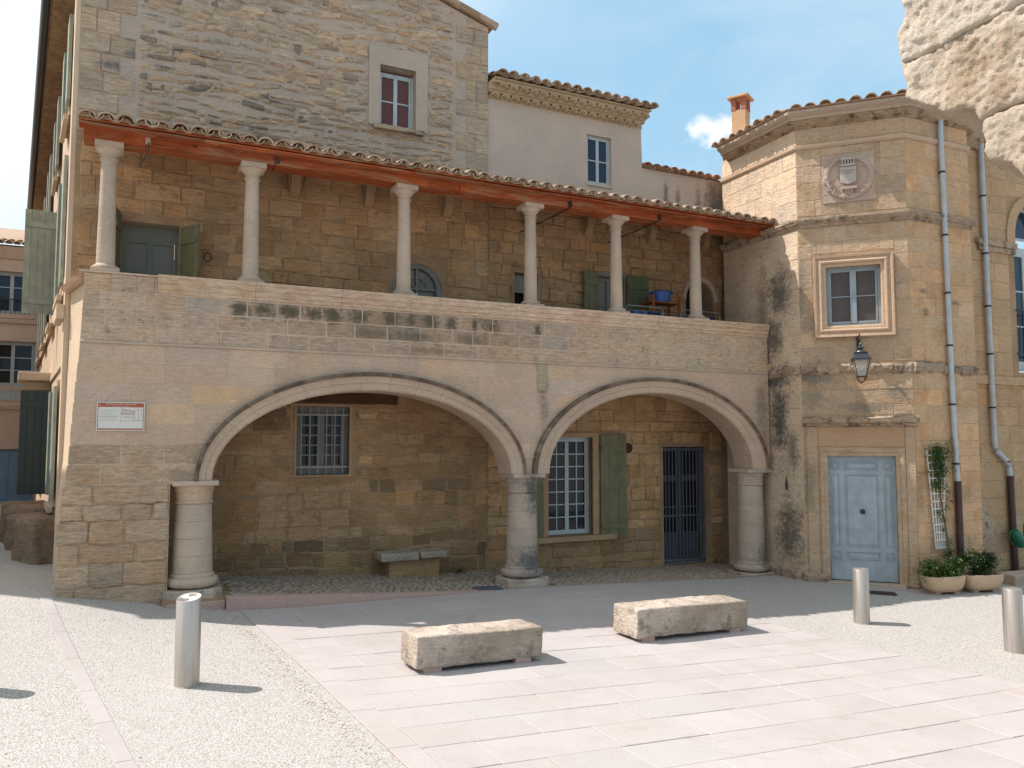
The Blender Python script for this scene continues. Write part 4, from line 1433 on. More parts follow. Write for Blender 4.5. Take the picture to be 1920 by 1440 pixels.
    # shutter hook and hollow box by the upper door
    m = MB(); m.tube([(1.56 + .05 * math.cos(rad(a)), d - .03, 5.1 + .07 * math.sin(rad(a))) for a in range(0, 361, 30)], .008, 6); m.build('iron_ring', M_rust, hs)
    # roof
    for sg in (-1, 1):
        xe = HX1 + .10 if sg > 0 else HX0 - .34
        zt = APZ + .04; ze = APZ + .04 - abs(xe - APX) * .302
        r = MB(); y0, y1 = d - .07, d + 9
        r.add([(APX, y0, zt), (xe, y0, ze), (xe, y1, ze), (APX, y1, zt), (APX, y0, zt + .05), (xe, y0, ze + .05), (xe, y1, ze + .05), (APX, y1, zt + .05)],
              [(0, 1, 2, 3), (4, 7, 6, 5), (0, 4, 5, 1), (1, 5, 6, 2), (2, 6, 7, 3), (3, 7, 4, 0)])
        r.build('roof', M_tile, hs)
        n = 9; L = abs(xe - APX)
        for i in range(n):
            a = i / n; b_ = (i + 1) / n + .02
            v = MB(); v.tube([(APX + (xe - APX) * b_, d - .02, zt + (ze - zt) * b_ + .055), (APX + (xe - APX) * a, d - .02, zt + (ze - zt) * a + .075)], [.075, .06], 10, (R.uniform(.7, 1.1),) * 3)
            v.build('verge_tile', M_tile, hs, smooth=True)


M_smooth2 = stone_mat('warm_dressed_stone', (.42, .30, .17), (.38, .26, .15), strata=.15, bump=.35, lichen=.15)
make_rubble_house()


def make_street_front():
    """long front of the same house along the side street, in its own plane"""
    B = G.m.inverted() @ ST.m
    m = MB(); m.box(-17, 0, .0, .4, .3, 9.6); o = m.build('street_wall', M_street, hs, basis=B)
    q = random.Random(4)
    k = MB(); k.box(-17, -.55, -.05, -.001, 4.55, 4.75); k.box(-17, -.55, -.03, -.001, 3.5, 3.62); k.build('string_course', M_street, o)
    m = MB(); m.box(-.35, .0, -.06, -.001, .4, 9.5); m.build('corner_pilaster', M_street, o)
    for s in (-.5, ):
        m = MB(); m.box(s - .35, s + .52, -.16, -.061, 4.06, 4.26); m.build('pilaster_cap', M_street, o, bevel=.01)
    # eave: boards, gutter, downpipe
    m = MB(); m.box(-17.2, .2, -.34, .0, 9.50, 9.56); m.box(-17.2, .2, -.30, .0, 9.40, 9.498); m.build('eave_soffit', M_soffit, o)
    m = MB(); vs = []
    m.tube([(-17.2, -.39, 9.52), (.25, -.39, 9.55)], .075, 12); m.build('gutter', M_black, o, smooth=True)
    m = MB(); m.tube([(-17.0, -.39, 9.46), (-16.9, -.38, 9.25), (-16.5, -.12, 8.9), (-16.5, -.1, 8.6), (-16.5, -.1, 3.3), (-16.45, -.12, 1.0)], .05, 10); m.build('downpipe', M_black, o, smooth=True)
    t = MB()
    for i in range(60):
        t.cbox((-17 + i * .29, -.28, 9.60), .16, .3, .05, t=(q.uniform(.7, 1.1),) * 3)
    t.build('eave_tiles', M_tile, o, kind='stuff')
    # windows with open shutters on the street
    for (s, w, z0, z1) in ((-1.8, 1.0, 4.7, 6.6), (-5.2, 1.0, 4.7, 6.6), (-8.8, 1.0, 4.7, 6.6), (-12.5, 1.0, 4.7, 6.6), (-1.8, .9, 7.5, 8.8), (-5.2, .9, 7.5, 8.8), (-8.8, .9, 7.5, 8.8), (-12.5, .9, 7.5, 8.8), (-2.2, 1.0, 1.5, 3.2), (-9, 1.0, 1.5, 3.2)):
        m = MB(); m.slab([(s - w / 2 - .12, z0 - .12), (s + w / 2 + .12, z0 - .12), (s + w / 2 + .12, z1 + .12), (s - w / 2 - .12, z1 + .12)], [[(s - w / 2, z0), (s + w / 2, z0), (s + w / 2, z1), (s - w / 2, z1)]], -.05, -.001)
        m.build('window_surround', M_street, o)
        m = MB(); m.box(s - w / 2 - .14, s + w / 2 + .14, -.12, -.052, z0 - .2, z0 - .122); m.build('window_sill', M_street, o)
        m = MB(); m.box(s - w / 2, s + w / 2, -.02, -.0015, z0, z1); m.build('window', M_glass, o)
        if (s, z0) == (-5.2, 4.7): continue
        for sg in (-1, 1):
            m = MB(); e = s + sg * (w / 2 + .03)
            m.box(min(e, e + sg * w / 2), max(e, e + sg * w / 2), -.10, -.055, z0, z1); m.build('shutter', M_sage, o)
    # the shutter that stands straight out and faces the square
    shutter(hs, (-3.8, -.03), (-3.8, -.55), 4.62, 6.47, M_sage, 5, side=1, basis=B)
    m = MB(); m.box(-4.9, -3.86, -.03, -.012, 4.65, 6.4); m.build('window', M_glass, o)
    for dx in (-.0,):
        shutter(hs, (-4.4, -.03), (-4.45, -.50), 1.42, 3.3, M_darkgreen, 4, side=1, basis=B)
    # console ledge
    m = MB(); m.box(-6.2, -5.0, -.55, -.001, 3.52, 3.68); m.box(-5.9, -5.3, -.42, -.002, 3.36, 3.518); m.box(-5.8, -5.4, -.26, -.003, 3.2, 3.358); m.build('stone_balcony', M_street, o, bevel=.02)


M_soffit = stone_mat('brown_eave_boards', (.30, .21, .12), (.24, .17, .10), strata=.6, bump=.4, lichen=.1)
make_street_front()

# ================================================================== PLASTERED HOUSE (behind the gallery, right)
ph = thing('plastered_house', 'plain beige plastered house with tile-corbelled eave behind the right half of the gallery', 'building', G)


def make_plaster_house():
    d = 1.5
    win = (8.15, 8.69, 7.17, 8.12); fr = (7.28, 8.2, .70, 2.45); gd = (9.78, 10.83, .02, 2.27); ni = (6.63, 7.10, 4.2, 5.35); fu = (8.34, 8.94, 3.9, 5.44)
    def R4(h): a, b, c, e = h; return [(a, c), (b, c), (b, e), (a, e)]
    arch = [(10.72 + .34 * math.cos(rad(t)), 5.15 + .38 * math.sin(rad(t))) for t in range(0, 181, 15)] + [(10.38, 3.92), (11.06, 3.92)]
    c = MB()
    c.slab([(HX1 + .002, -.3), (11.5, -.3), (11.5, 6.7), (HX1 + .002, 6.7)], [R4(fr), [(gd[0], gd[2]), (gd[1], gd[2]), (gd[1], gd[3]), (gd[0], gd[3])], R4(ni), R4(fu), arch], d, d + .35)
    c.build('wall', M_mortar2, ph)
    c = MB(); c.slab([(HX1 + .002, 6.702), (11.5, 6.702), (11.5, 7.66), (9.40, 7.66), (9.38, 8.42), (HX1 + .002, 8.42)], [R4(win)], d + .03, d + .33); c.build('rendered_wall', M_render, ph)
    c = MB(); c.box(9.1, 9.38, d + .331, d + 6, 4, 8.42); c.box(HX1 + .01, 9.36, d + 5.7, d + 6, 4, 8.4); c.build('side_wall', M_render, ph)
    q = random.Random(31)
    pc = Pieces(ph, 'stone', 'small_stones', 300)
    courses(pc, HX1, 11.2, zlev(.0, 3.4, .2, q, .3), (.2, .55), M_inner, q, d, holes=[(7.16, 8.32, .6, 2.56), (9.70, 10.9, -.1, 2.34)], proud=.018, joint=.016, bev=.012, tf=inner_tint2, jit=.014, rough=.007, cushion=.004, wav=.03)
    courses(pc, HX1, 11.3, zlev(4.6, 6.66, .2, q, .25), (.2, .52), M_inner, q, d, holes=[(6.58, 7.15, 4, 5.42), (8.24, 9.04, 4, 5.52), (10.30, 11.14, 4, 5.6)], proud=.028, joint=.016, bev=.018, tf=up2, jit=.016, rough=.008, cushion=.006, wav=.05)
    pc.finish()
    # upper window of the plastered wall
    s0, s1, z0, z1 = win
    window(ph, s0, s1, z0 + .02, z1, d + .10, 1, 2, 2, .035, .022, M_whiteblue, M_glassb)
    m = MB(); m.box(s0 - .02, s1 + .02, d - .0, d + .12, z0 - .03, z0 + .018); m.build('window_sill', M_render, ph)
    # genoise: two corbelled rows of tile ends, then the roof
    me = tile_mesh('t', M_genoise, L=.34, r0=.088, r1=.08).mesh('eave_tile', M_genoise, 'all')
    for row, (z, out) in enumerate(((8.42, .14), (8.545, .28))):
        n = 16
        for i in range(n):
            x = HX1 + .1 + (i + .5 * (row % 2)) * .2
            if x > 9.42: continue
            o = link('eave_tile', me, ph); o.location = (x, d + .03 - out, z + .015); o.rotation_euler = (rad(-3), 0, R.uniform(-.03, .03))
        m = MB(); m.box(HX1 + .004, 9.40, d + .03 - out + .035, d + .3, z + .085, z + .125); m.box(HX1 + .004, 9.40, d + .03 - out + .14, d + .3, z, z + .085); m.build('eave_bed', M_genoise, ph)
    m = MB(); m.box(HX1 + .004, 9.42, d - .28, d + 5.5, 8.672, 8.69); m.build('roof_deck', M_genoise, ph)
    tile_roof(ph, HX1 + .02, 9.50, d - .36, 8.70, .27, 5, obj_rows=3, q=random.Random(9))
    tile_roof(ph, 9.40, 11.4, d - .02, 7.66, .25, 4, obj_rows=2, q=random.Random(10), mat=M_tile_red)
    m = MB(); m.add([(9.4, d - .02, 7.66), (11.5, d - .02, 7.66), (11.5, d + 2, 8.1), (9.4, d + 2, 8.1)], [(0, 1, 2, 3)]); m.build('lower_roof_deck', M_genoise, ph)
    # tall many-paned window and its shutters
    s0, s1, z0, z1 = fr
    m = MB(); m.slab([(s0 - .10, z0 - .0), (s1 + .12, z0 - .0), (s1 + .12, z1 + .08), (s0 - .10, z1 + .08)], [[(s0, z0 + .001), (s1, z0 + .001), (s1, z1), (s0, z1)]], d - .03, d + .06); m.build('window_surround', M_smooth2, ph, bevel=.005)
    m = MB(); m.box(s0 - .35, s1 + .45, d - .12, d + .02, z0 - .10, z0 - .003); m.build('window_sill', M_smooth2, ph, bevel=.012)
    w = window(ph, s0, s1, z0 + .01, z1, d + .13, 2, 7, 2, .045, .02, M_whiteblue, M_glass)
    m = MB(); m.box(s0 + .03, s1 - .03, d + .22, d + .23, z0, z1); m.build('curtain', M_curtain, w)
    shutter(ph, (s1 + .14, d - .05), (s1 + .68, d - .09), .62, 2.5, M_olive, 3, side=-1)
    shutter(ph, (s0 - .12, d - .05), (s0 - .66, d - .09), .62, 2.5, M_olive, 3, side=1)
    # barred door
    s0, s1, z0, z1 = gd
    m = MB(); m.box(s0, s1, d + .22, d + .26, z0 - .05, z1); o = m.build('door', M_darkblue, ph)
    for sd in (0, 1):
        a = s0 + .04 + sd * (s1 - s0) / 2; b = a + (s1 - s0) / 2 - .08
        for (zz0, zz1) in ((1.72, 2.18), (1.12, 1.6), (.62, 1.08)):
            for k in range(2):
                xa = a + .04 + k * (b - a - .06) / 2; m = MB(); m.box(xa, xa + (b - a - .1) / 2, d + .205, d + .219, zz0, zz1); m.build('pane', M_glass, o)
        m = MB(); m.box(a + .04, b - .04, d + .2, d + .219, .12, .52); m.build('door_panel', M_darkblue, o, bevel=.01)
    g = MB()
    for i in range(13):
        x = s0 + .03 + (s1 - s0 - .06) * i / 12; g.tube([(x, d + .08, z0 + .03), (x, d + .08, z1 - .02)], .012, 8)
    for z in (z0 + .06, .95, z1 - .05): g.box(s0 + .0, s1 - .0, d + .062, d + .072, z - .018, z + .018)
    g.build('iron_gate', M_darkblue, ph)
    # niche, upper french window, dark arch
    m = MB(); m.box(6.6, 7.13, d + .34, d + .36, 4.0, 5.4); m.build('dark_recess', M_dark, ph)
    m = MB(); m.box(10.3, 11.1, d + .34, d + .36, 3.9, 5.7); m.build('dark_recess', M_dark, ph)
    m = MB(); m.box(6.64, 7.09, d + .15, d + .2, 5.02, 5.34); m.build('niche_lintel', M_greywin, ph)
    w = window(ph, fu[0], fu[1], 3.92, fu[3], d + .12, 1, 3, 2, .04, .03, M_greywin, M_glassg, name='glazed_door')
    m = MB(); m.box(8.28, 9.0, d - .02, d + .05, 5.445, 5.53); m.build('door_head', M_greywin, ph)
    shutter(ph, (8.33, d - .04), (7.98, d - .12), 3.95, 5.50, M_olive, 3, side=1)
    shutter(ph, (8.96, d - .04), (9.42, d - .10), 3.95, 5.50, M_olive2, 3, side=-1)
    m = MB(); vs = []
    for rr, y in ((1.28, d - .02), (1.25, d - .04), (1.04, d - .03), (1.0, d + .1)):
        vs += [(10.72 + .34 * rr * math.cos(rad(t)), y, 5.15 + .38 * rr * math.sin(rad(t))) for t in range(0, 181, 12)]
    n = 16
    m.add(vs, [(l * n + i, l * n + i + 1, (l + 1) * n + i + 1, (l + 1) * n + i) for l in range(3) for i in range(n - 1)]); m.build('arch_surround', M_column, ph, smooth=True)
    # small round vent
    m = MB(); pr = [(.0, 0), (.055, 0), (.075, -.012), (.085, -.03), (.085, 0)]
    vs = []
    for r_, y in ((.088, d), (.088, d - .045), (.07, d - .05), (.06, d - .03), (.001, d - .028)):
        vs += [(8.97 + r_ * math.cos(2 * math.pi * i / 20), y, 2.25 + r_ * math.sin(2 * math.pi * i / 20)) for i in range(20)]
    m.add(vs, [(l * 20 + i, l * 20 + (i + 1) % 20, (l + 1) * 20 + (i + 1) % 20, (l + 1) * 20 + i) for l in range(4) for i in range(20)]); m.build('round_vent', M_oldwood, ph, smooth=True)


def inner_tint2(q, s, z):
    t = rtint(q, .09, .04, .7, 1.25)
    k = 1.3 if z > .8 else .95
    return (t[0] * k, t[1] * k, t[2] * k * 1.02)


def up2(q, s, z):
    t = rtint(q, .08, .04, .7, 1.25)
    return (t[0] * 1.05, t[1] * 1.05, t[2] * 1.1)


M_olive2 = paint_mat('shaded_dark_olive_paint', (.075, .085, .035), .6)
make_plaster_house()

# ================================================================== TOWER
tw = thing('octagonal_tower', 'octagonal ashlar stair tower with coat of arms, framed window and blue door', 'building', T2)
INV = T2.m.inverted()


def make_tower():
    # core prism
    wpts = [T1.w(0, 0), T2.w(0, 0), T3.w(0, 0), T3.w(1.56, 0)]
    F4 = Frame(wpts[3].x, wpts[3].y, 69.2)
    back = [F4.w(1.75, 0), Vector((8.2, 17.2, 0)), Vector((6.2, 17.9, 0)), Vector((4.7, 17.2, 0))]
    loc = [(INV @ p).xy for p in wpts + back]
    m = MB(); n = len(loc)
    for i in range(3, n):       # rear walls
        a, b = loc[i], loc[(i + 1) % n]
        if i == n - 1: b = loc[0]
        m.add([(a.x, a.y, -.3), (b.x, b.y, -.3), (b.x, b.y, 8.0), (a.x, a.y, 8.0)], [(0, 1, 2, 3)])
    m.build('rear_wall', M_tower3, tw)
    q = random.Random(41)
    def R4(h): a, b, c, e = h; return [(a, c), (b, c), (b, e), (a, e)]
    faces = []
    specs = [(T1, 2.0, M_tower1, [], 'side'), (T2, 1.74, M_tower, [(.44, 1.30, 4.35, 5.37), (.39, 1.44, .03, 2.13)], 'front'), (T3, 1.56, M_tower3, [], 'right')]
    for (F, w, mat, holes, nm) in specs:
        B = INV @ F.m
        c = MB()
        c.slab([(0.0, -.3), (w, -.3), (w, 7.95), (0.0, 7.95)], [R4(h) for h in holes], .0, .3)
        o = c.build('wall_face', mat, tw, basis=B)
        faces.append((o, B))
    def tt(q, s, z):
        t = rtint(q, .035, .02)
        if q.random() < .1: t = (t[0] * .88, t[1] * .90, t[2] * .94)
        return t
    def tt3(q, s, z):
        t = rtint(q, .05, .04)
        return t
    for (o, B), (F, w, mat, holes, nm), lim in zip(faces, specs, (90, 120, 90)):
        pc = Pieces(o, 'stone', 'small_stones', lim)
        hh = {'side': [], 'front': [(.22, 1.52, 4.12, 5.62), (.04, 1.78, -.1, 2.82), (.41, 1.28, 6.48, 7.36)], 'right': []}[nm]
        f = tt3 if nm == 'right' else tt
        kw = dict(proud=.006, joint=.008, bev=.005, tf=f, rough=.003, holes=hh)
        if nm == 'right': kw.update(proud=.006, joint=.008, bev=.005)
        courses(pc, .0, w, zlev(0.0, 3.5, .27, q, .1), (.35, .66), mat, q, **kw)
        courses(pc, .0, w, zlev(3.72, 6.08, .265, q, .08), (.35, .66), mat, q, **kw)
        courses(pc, .0, w, zlev(6.3, 7.5, .3, q, .08), (.35, .7), mat, q, **kw)
        courses(pc, .0, w, [7.6, 7.88], (.35, .7), mat, q, **kw)
        pc.finish()
    # string courses swept round the corners, in pieces of masonry length
    path = [loc[0], loc[1], loc[2], loc[3], loc[4]]
    def ring(name, prof, mat, broken=None):
        m = MB(); m.sweep(path, prof)
        o = m.build(name, mat, tw)
        return o
    ring('string_course', [(-.03, 6.10), (.02, 6.10), (.03, 6.14), (.075, 6.17), (.085, 6.205), (.095, 6.21), (.095, 6.25), (.0, 6.28), (-.03, 6.28)], M_mould)
    ring('frieze_moulding', [(-.03, 7.50), (.02, 7.50), (.045, 7.53), (.05, 7.575), (.0, 7.60), (-.03, 7.6)], M_smooth)
    path = [loc[0] + (loc[1] - loc[0]) * .10] + path[1:]
    ring('cornice', [(-.1, 7.88), (.02, 7.88), (.03, 7.90), (.09, 7.92), (.15, 7.96), (.16, 7.985), (-.1, 7.985)], M_cornice)
    ring('cornice_band', [(-.1, 7.987), (.19, 7.987), (.20, 8.03), (.235, 8.045), (.27, 8.07), (.28, 8.075), (.28, 8.13), (-.1, 8.14)], M_band)
    ring('red_eave_tiles', [(-.1, 8.142), (.30, 8.142), (.31, 8.16), (-.1, 8.165)], M_tile_red)
    # ragged lower string course: many broken lumps
    qq = random.Random(8)
    for F, w in ((T1, 2.0), (T2, 1.74), (T3, 1.56)):
        s = .0 if F is not T1 else 1.0
        B = INV @ F.m
        while s < w - .03:
            L = qq.uniform(.14, .34); e = min(w, s + L)
            k = MB(); pr = qq.uniform(.03, .085); z0 = 3.53 + qq.uniform(-.02, .02); z1 = 3.66 + qq.uniform(-.02, .03)
            nn = 5; vs = []
            for i in range(nn + 1):
                x = s + (e - s) * i / nn
                for (dd, z) in ((.02, z0 - .03), (-.02, z0), (-pr * qq.uniform(.75, 1.15), z0 + .04), (-pr * qq.uniform(.8, 1.2), z1 - .02), (-.01, z1 + .02), (.02, z1 + .02)):
                    vs.append((x, dd + qq.uniform(-.005, .005), z + qq.uniform(-.01, .01)))
            fs = [(i * 6 + j, (i + 1) * 6 + j, (i + 1) * 6 + j + 1, i * 6 + j + 1) for i in range(nn) for j in range(5)] + [tuple(range(6)), tuple(nn * 6 + j for j in range(6))]
            tv = qq.uniform(.75, 1.2); k.add(vs, fs, (tv, tv, tv)); k.build('broken_string_stone', M_mould, tw, basis=B); s = e
    # broken lumps above right and beside the window
    # roof: low pyramid in tiles
    cx = sum(p.x for p in loc) / n; cy = sum(p.y for p in loc) / n
    m = MB(); ov = []
    for p in loc:
        dv = (p - Vector((cx, cy))).normalized()
        ov.append(p + dv * (.30 if p in loc[1:4] else .0))
    m.add([(p.x, p.y, 8.166) for p in ov] + [(cx, cy, 8.6)], [(i, (i + 1) % n, n) for i in range(n)]); m.build('roof', M_tile_red, tw)
    for F, w in ((T1, 2.0), (T2, 1.74), (T3, 1.56)):
        B = INV @ F.m
        tile_roof(tw, -.1 + (.22 if w == 2.0 else 0), w + .14, -.34, 8.11, .18, 4, pitch=.24, mat=M_tile, obj_rows=2, basis=B, q=random.Random(int(w * 100)), lim=lambda x, dd, w=w: -.1 + (dd + .34) * .4 < x < w + .1 - (dd + .34) * .4, exp=.34, pans=False)
    # window with moulded surround
    S0, S1, Z0, Z1 = .44, 1.30, 4.35, 5.37
    m = MB()
    pr = [(0.0, .02), (0.0, -.035), (.02, -.045), (.055, -.045), (.06, -.075), (.085, -.085), (.11, -.075), (.115, -.05), (.15, -.055), (.16, -.085), (.195, -.09), (.2, -.03), (.2, .02)]
    cs = [(S0, Z0), (S1, Z0), (S1, Z1), (S0, Z1)]; sg = [(-1, -1), (1, -1), (1, 1), (-1, 1)]
    vs = []
    for (x, z), (a, b) in zip(cs, sg):
        for o_, dd in pr: vs.append((x + a * o_, dd, z + b * o_))
    kk = len(pr)
    fs = [(i * kk + j, ((i + 1) % 4) * kk + j, ((i + 1) % 4) * kk + j + 1, i * kk + j + 1) for i in range(4) for j in range(kk - 1)]
    m.add(vs, fs); m.build('window_surround', M_smooth, tw)
    w = window(tw, S0, S1, Z0, Z1, .07, 1, 2, 2, .045, .018, M_towerwin, M_blind)
    m = MB(); m.box((S0 + S1) / 2 - .05, (S0 + S1) / 2 + .05, .055, .064, Z0 + .046, Z1 - .046); m.build('mullion', M_towerwin, w)
    # door and its stone frame
    m = MB(); pr = [(0.0, .1), (0.0, -.02), (.03, -.03), (.06, -.03), (.07, -.045), (.11, -.05), (.13, -.03), (.145, -.03), (.15, .01)]
    pth = [(.39, .0), (.39, 2.13), (1.44, 2.13), (1.44, .0)]; sg = [(-1, 0), (-1, 1), (1, 1), (1, 0)]; vs = []
    for (x, z), (a, b) in zip(pth, sg):
        for o_, dd in pr: vs.append((x + a * o_, dd, z + b * o_))
    kk = len(pr); m.add(vs, [(i * kk + j, (i + 1) * kk + j, (i + 1) * kk + j + 1, i * kk + j + 1) for i in range(3) for j in range(kk - 1)]); m.build('door_surround', M_tower, tw)
    m = MB(); m.box(.06, .238, -.035, .0, .0, 2.62); m.build('door_pilaster', M_tower, tw, bevel=.005)
    m = MB(); m.box(1.592, 1.735, -.025, .0, .0, 2.62); m.build('door_pilaster', M_tower, tw, bevel=.005)
    m = MB(); m.box(.24, 1.59, -.012, .0, 2.285, 2.62); m.build('lintel_frieze', M_warmfrieze, tw)
    hd = MB(); vs = []; nn = 16
    for i in range(nn + 1):
        x = .0 + 1.80 * i / nn
        for dd, z in ((.02, 2.62), (-.05, 2.63), (-.10, 2.67), (-.16, 2.70), (-.17, 2.76), (-.03, 2.80), (.02, 2.80)):
            vs.append((x, dd + qq.uniform(-.006, .006), z + qq.uniform(-.007, .007)))
    hd.add(vs, [(i * 7 + j, (i + 1) * 7 + j, (i + 1) * 7 + j + 1, i * 7 + j + 1) for i in range(nn) for j in range(6)] + [tuple(range(7)), tuple(nn * 7 + j for j in range(7))]); hd.build('door_hood', M_mould, tw)
    dr = MB(); dr.box(.39, 1.44, .085, .13, .045, 2.13); o = dr.build('door', M_bluegrey, tw)
    def fr_(x0, x1, z0, z1):
        k = MB(); t = .014
        k.slab([(x0, z0), (x1, z0), (x1, z1), (x0, z1)], [[(x0 + t, z0 + t), (x1 - t, z0 + t), (x1 - t, z1 - t), (x0 + t, z1 - t)]], .066, .085)
        k.slab([(x0 + .03, z0 + .03), (x1 - .03, z0 + .03), (x1 - .03, z1 - .03), (x0 + .03, z1 - .03)], [], .076, .0855)
        k.build('door_panel', M_bluegrey, o, bevel=.004)
    for (x0, x1) in ((.45, .57), (1.26, 1.38)):
        fr_(x0, x1, .62, 1.82); fr_(x0, x1, 1.90, 2.03); fr_(x0, x1, .40, .53)
    fr_(.66, 1.17, .62, 1.82); fr_(.66, 1.17, 1.90, 2.03); fr_(.66, 1.17, .40, .53)
    k = MB(); k.box(.4, 1.43, .07, .084, .05, .32); k.build('kick_board', M_bluegrey, o, bevel=.004)
    k = MB(); vs = []
    for r_, y in ((.02, .08), (.015, .05), (.042, .04), (.042, .02), (.02, .01), (.001, .01)):
        vs += [(.915 + r_ * math.cos(2 * math.pi * i / 16), y, 1.2 + r_ * math.sin(2 * math.pi * i / 16)) for i in range(16)]
    k.add(vs, [(l * 16 + i, l * 16 + (i + 1) % 16, (l + 1) * 16 + (i + 1) % 16, (l + 1) * 16 + i) for l in range(5) for i in range(16)]); k.build('door_knob', M_iron, o, smooth=True)
    m = MB(); m.box(.3, 1.53, -.12, .09, -.08, .035); m.build('door_step', M_column, tw, bevel=.01)
    # carved medallion with a shield
    m = MB(); m.slab([(.425, 6.495), (1.265, 6.495), (1.265, 7.345), (.425, 7.345)], [], -.02, .0); sl = m.build('carved_panel', M_carved, tw, bevel=.004)
    cx, cz = .845, 6.93
    k = MB(); vs = []; N = 40
    rq = random.Random(1)
    for r_, y in ((.405, -.018), (.395, -.045), (.36, -.055), (.33, -.05), (.315, -.03), (.30, -.021)):
        for i in range(N):
            a = 2 * math.pi * i / N; w_ = rq.uniform(-.008, .008); vs.append((cx + (r_ + w_ * .4) * math.cos(a), y + w_, cz + (r_ + w_ * .4) * math.sin(a)))
    k.add(vs, [(l * N + i, l * N + (i + 1) % N, (l + 1) * N + (i + 1) % N, (l + 1) * N + i) for l in range(5) for i in range(N)]); k.build('wreath_ring', M_carved, sl)
    k = MB(); sh = [(cx - .13, 7.10), (cx + .13, 7.10), (cx + .13, 6.86), (cx + .115, 6.82), (cx, 6.79), (cx - .115, 6.82), (cx - .13, 6.86)]
    k.slab(sh[::-1], [], -.075, -.02); k.build('shield', M_shield, sl, bevel=.012)
    k = MB(); k.box(cx - .11, cx + .11, -.09, -.02, 7.105, 7.14)
    for i in range(5): k.box(cx - .10 + i * .045, cx - .078 + i * .045, -.09, -.02, 7.141, 7.22)
    k.slab([(cx - .12, 7.221), (cx + .12, 7.221), (cx + .10, 7.26), (cx - .10, 7.26)], [], -.08, -.02); k.build('crown_crest', M_shield, sl)
    k = MB(); k.box(cx - .10, cx + .11, -.086, -.076, 7.025, 7.035); k.box(cx - .06, cx + .05, -.086, -.076, 6.975, 6.985); k.box(cx - .02, cx + .01, -.09, -.076, 6.99, 7.02)
    k.build('shield_charge', M_carved, sl)
    k = MB(); k.box(cx - .11, cx + .13, -.10, -.02, 6.70, 6.745)
    for i in range(4): k.tube([(cx - .05 + i * .035, -.07, 6.70), (cx - .04 + i * .03, -.05, 6.60), (cx - .05 + i * .035, -.03, 6.53)], [.016, .014, .006], 6)
    for i in range(26):
        a = rad(rq.uniform(185, 275)); r_ = rq.uniform(.3, .40); p = (cx + r_ * math.cos(a), -.05, cz + r_ * math.sin(a))
        k.cbox(p, rq.uniform(.02, .05), .05, rq.uniform(.015, .03), Matrix.Rotation(rq.uniform(0, 3), 3, 'Y'))
    k.build('broken_carving', M_carved, sl, kind='stuff')
    for i_, (F_, s_, L_, h_) in enumerate(((T1, 1.25, .55, .22), (T1, 1.72, .5, .2), (T2, .16, .42, .17))):
        o_ = rough_box('footing_stone', L_, .22, h_, M_mould, 31 + i_, .03, 8, tw, .05)
        P_ = F_.w(s_, -.02); o_.matrix_basis = INV @ Matrix.Translation((P_.x, P_.y, gz(P_.x, P_.y) + h_ * .3)) @ Matrix.Rotation(rad(F_.deg), 4, 'Z')
    # small fittings
    B1 = INV @ T1.m
    return


M_cornice = stone_mat('spalled_cornice_stone', (.42, .33, .22), (.34, .26, .18), strata=.3, bump=1.0, lichen=.9, lth=.50, scol=(.10, .06, .035))
M_band = stone_mat('grey_cornice_band', (.44, .37, .28), (.40, .335, .26), strata=.15, bump=.4, lichen=.3, lth=.6)
M_warmfrieze = stone_mat('orange_lintel_stone', (.46, .315, .19), (.42, .29, .18), strata=.2, bump=.3, lichen=.1)
M_carved = stone_mat('carved_pale_stone', (.48, .40, .33), (.42, .33, .26), strata=.1, bump=.8, lichen=.3)
M_shield = stone_mat('grey_carved_shield', (.46, .44, .40), (.42, .40, .36), strata=.05, bump=.4, lichen=.15)
make_tower()

# chimney on the roof behind the tower
ch_o = Vector((5.02, 17.1, 0))
ch = thing('rendered_chimney', 'orange rendered chimney stack with open brick top under a flat cap', 'chimney', loc=(ch_o.x, ch_o.y, 8.28), rotz=rad(-35))
m = MB(); m.box(-.15, .15, -.15, .15, -1.0, 1.30); m.build('stack', M_chimney, ch)
for sx in (-1, 1):
    for sy in (-1, 1):
        m = MB(); m.box(min(sx * .06, sx * .16), max(sx * .06, sx * .16), min(sy * .06, sy * .16), max(sy * .06, sy * .16), 1.302, 1.56); m.build('brick_pier', M_brick, ch)
m = MB(); m.box(-.23, .23, -.23, .23, 1.562, 1.61); m.build('cap', M_chimney, ch, bevel=.006)

# ================================================================== RIGHT-HAND BUILDING
rw = thing('arched_window_building', 'ochre stone building with an arched first-floor window at the right edge', 'building', RW)


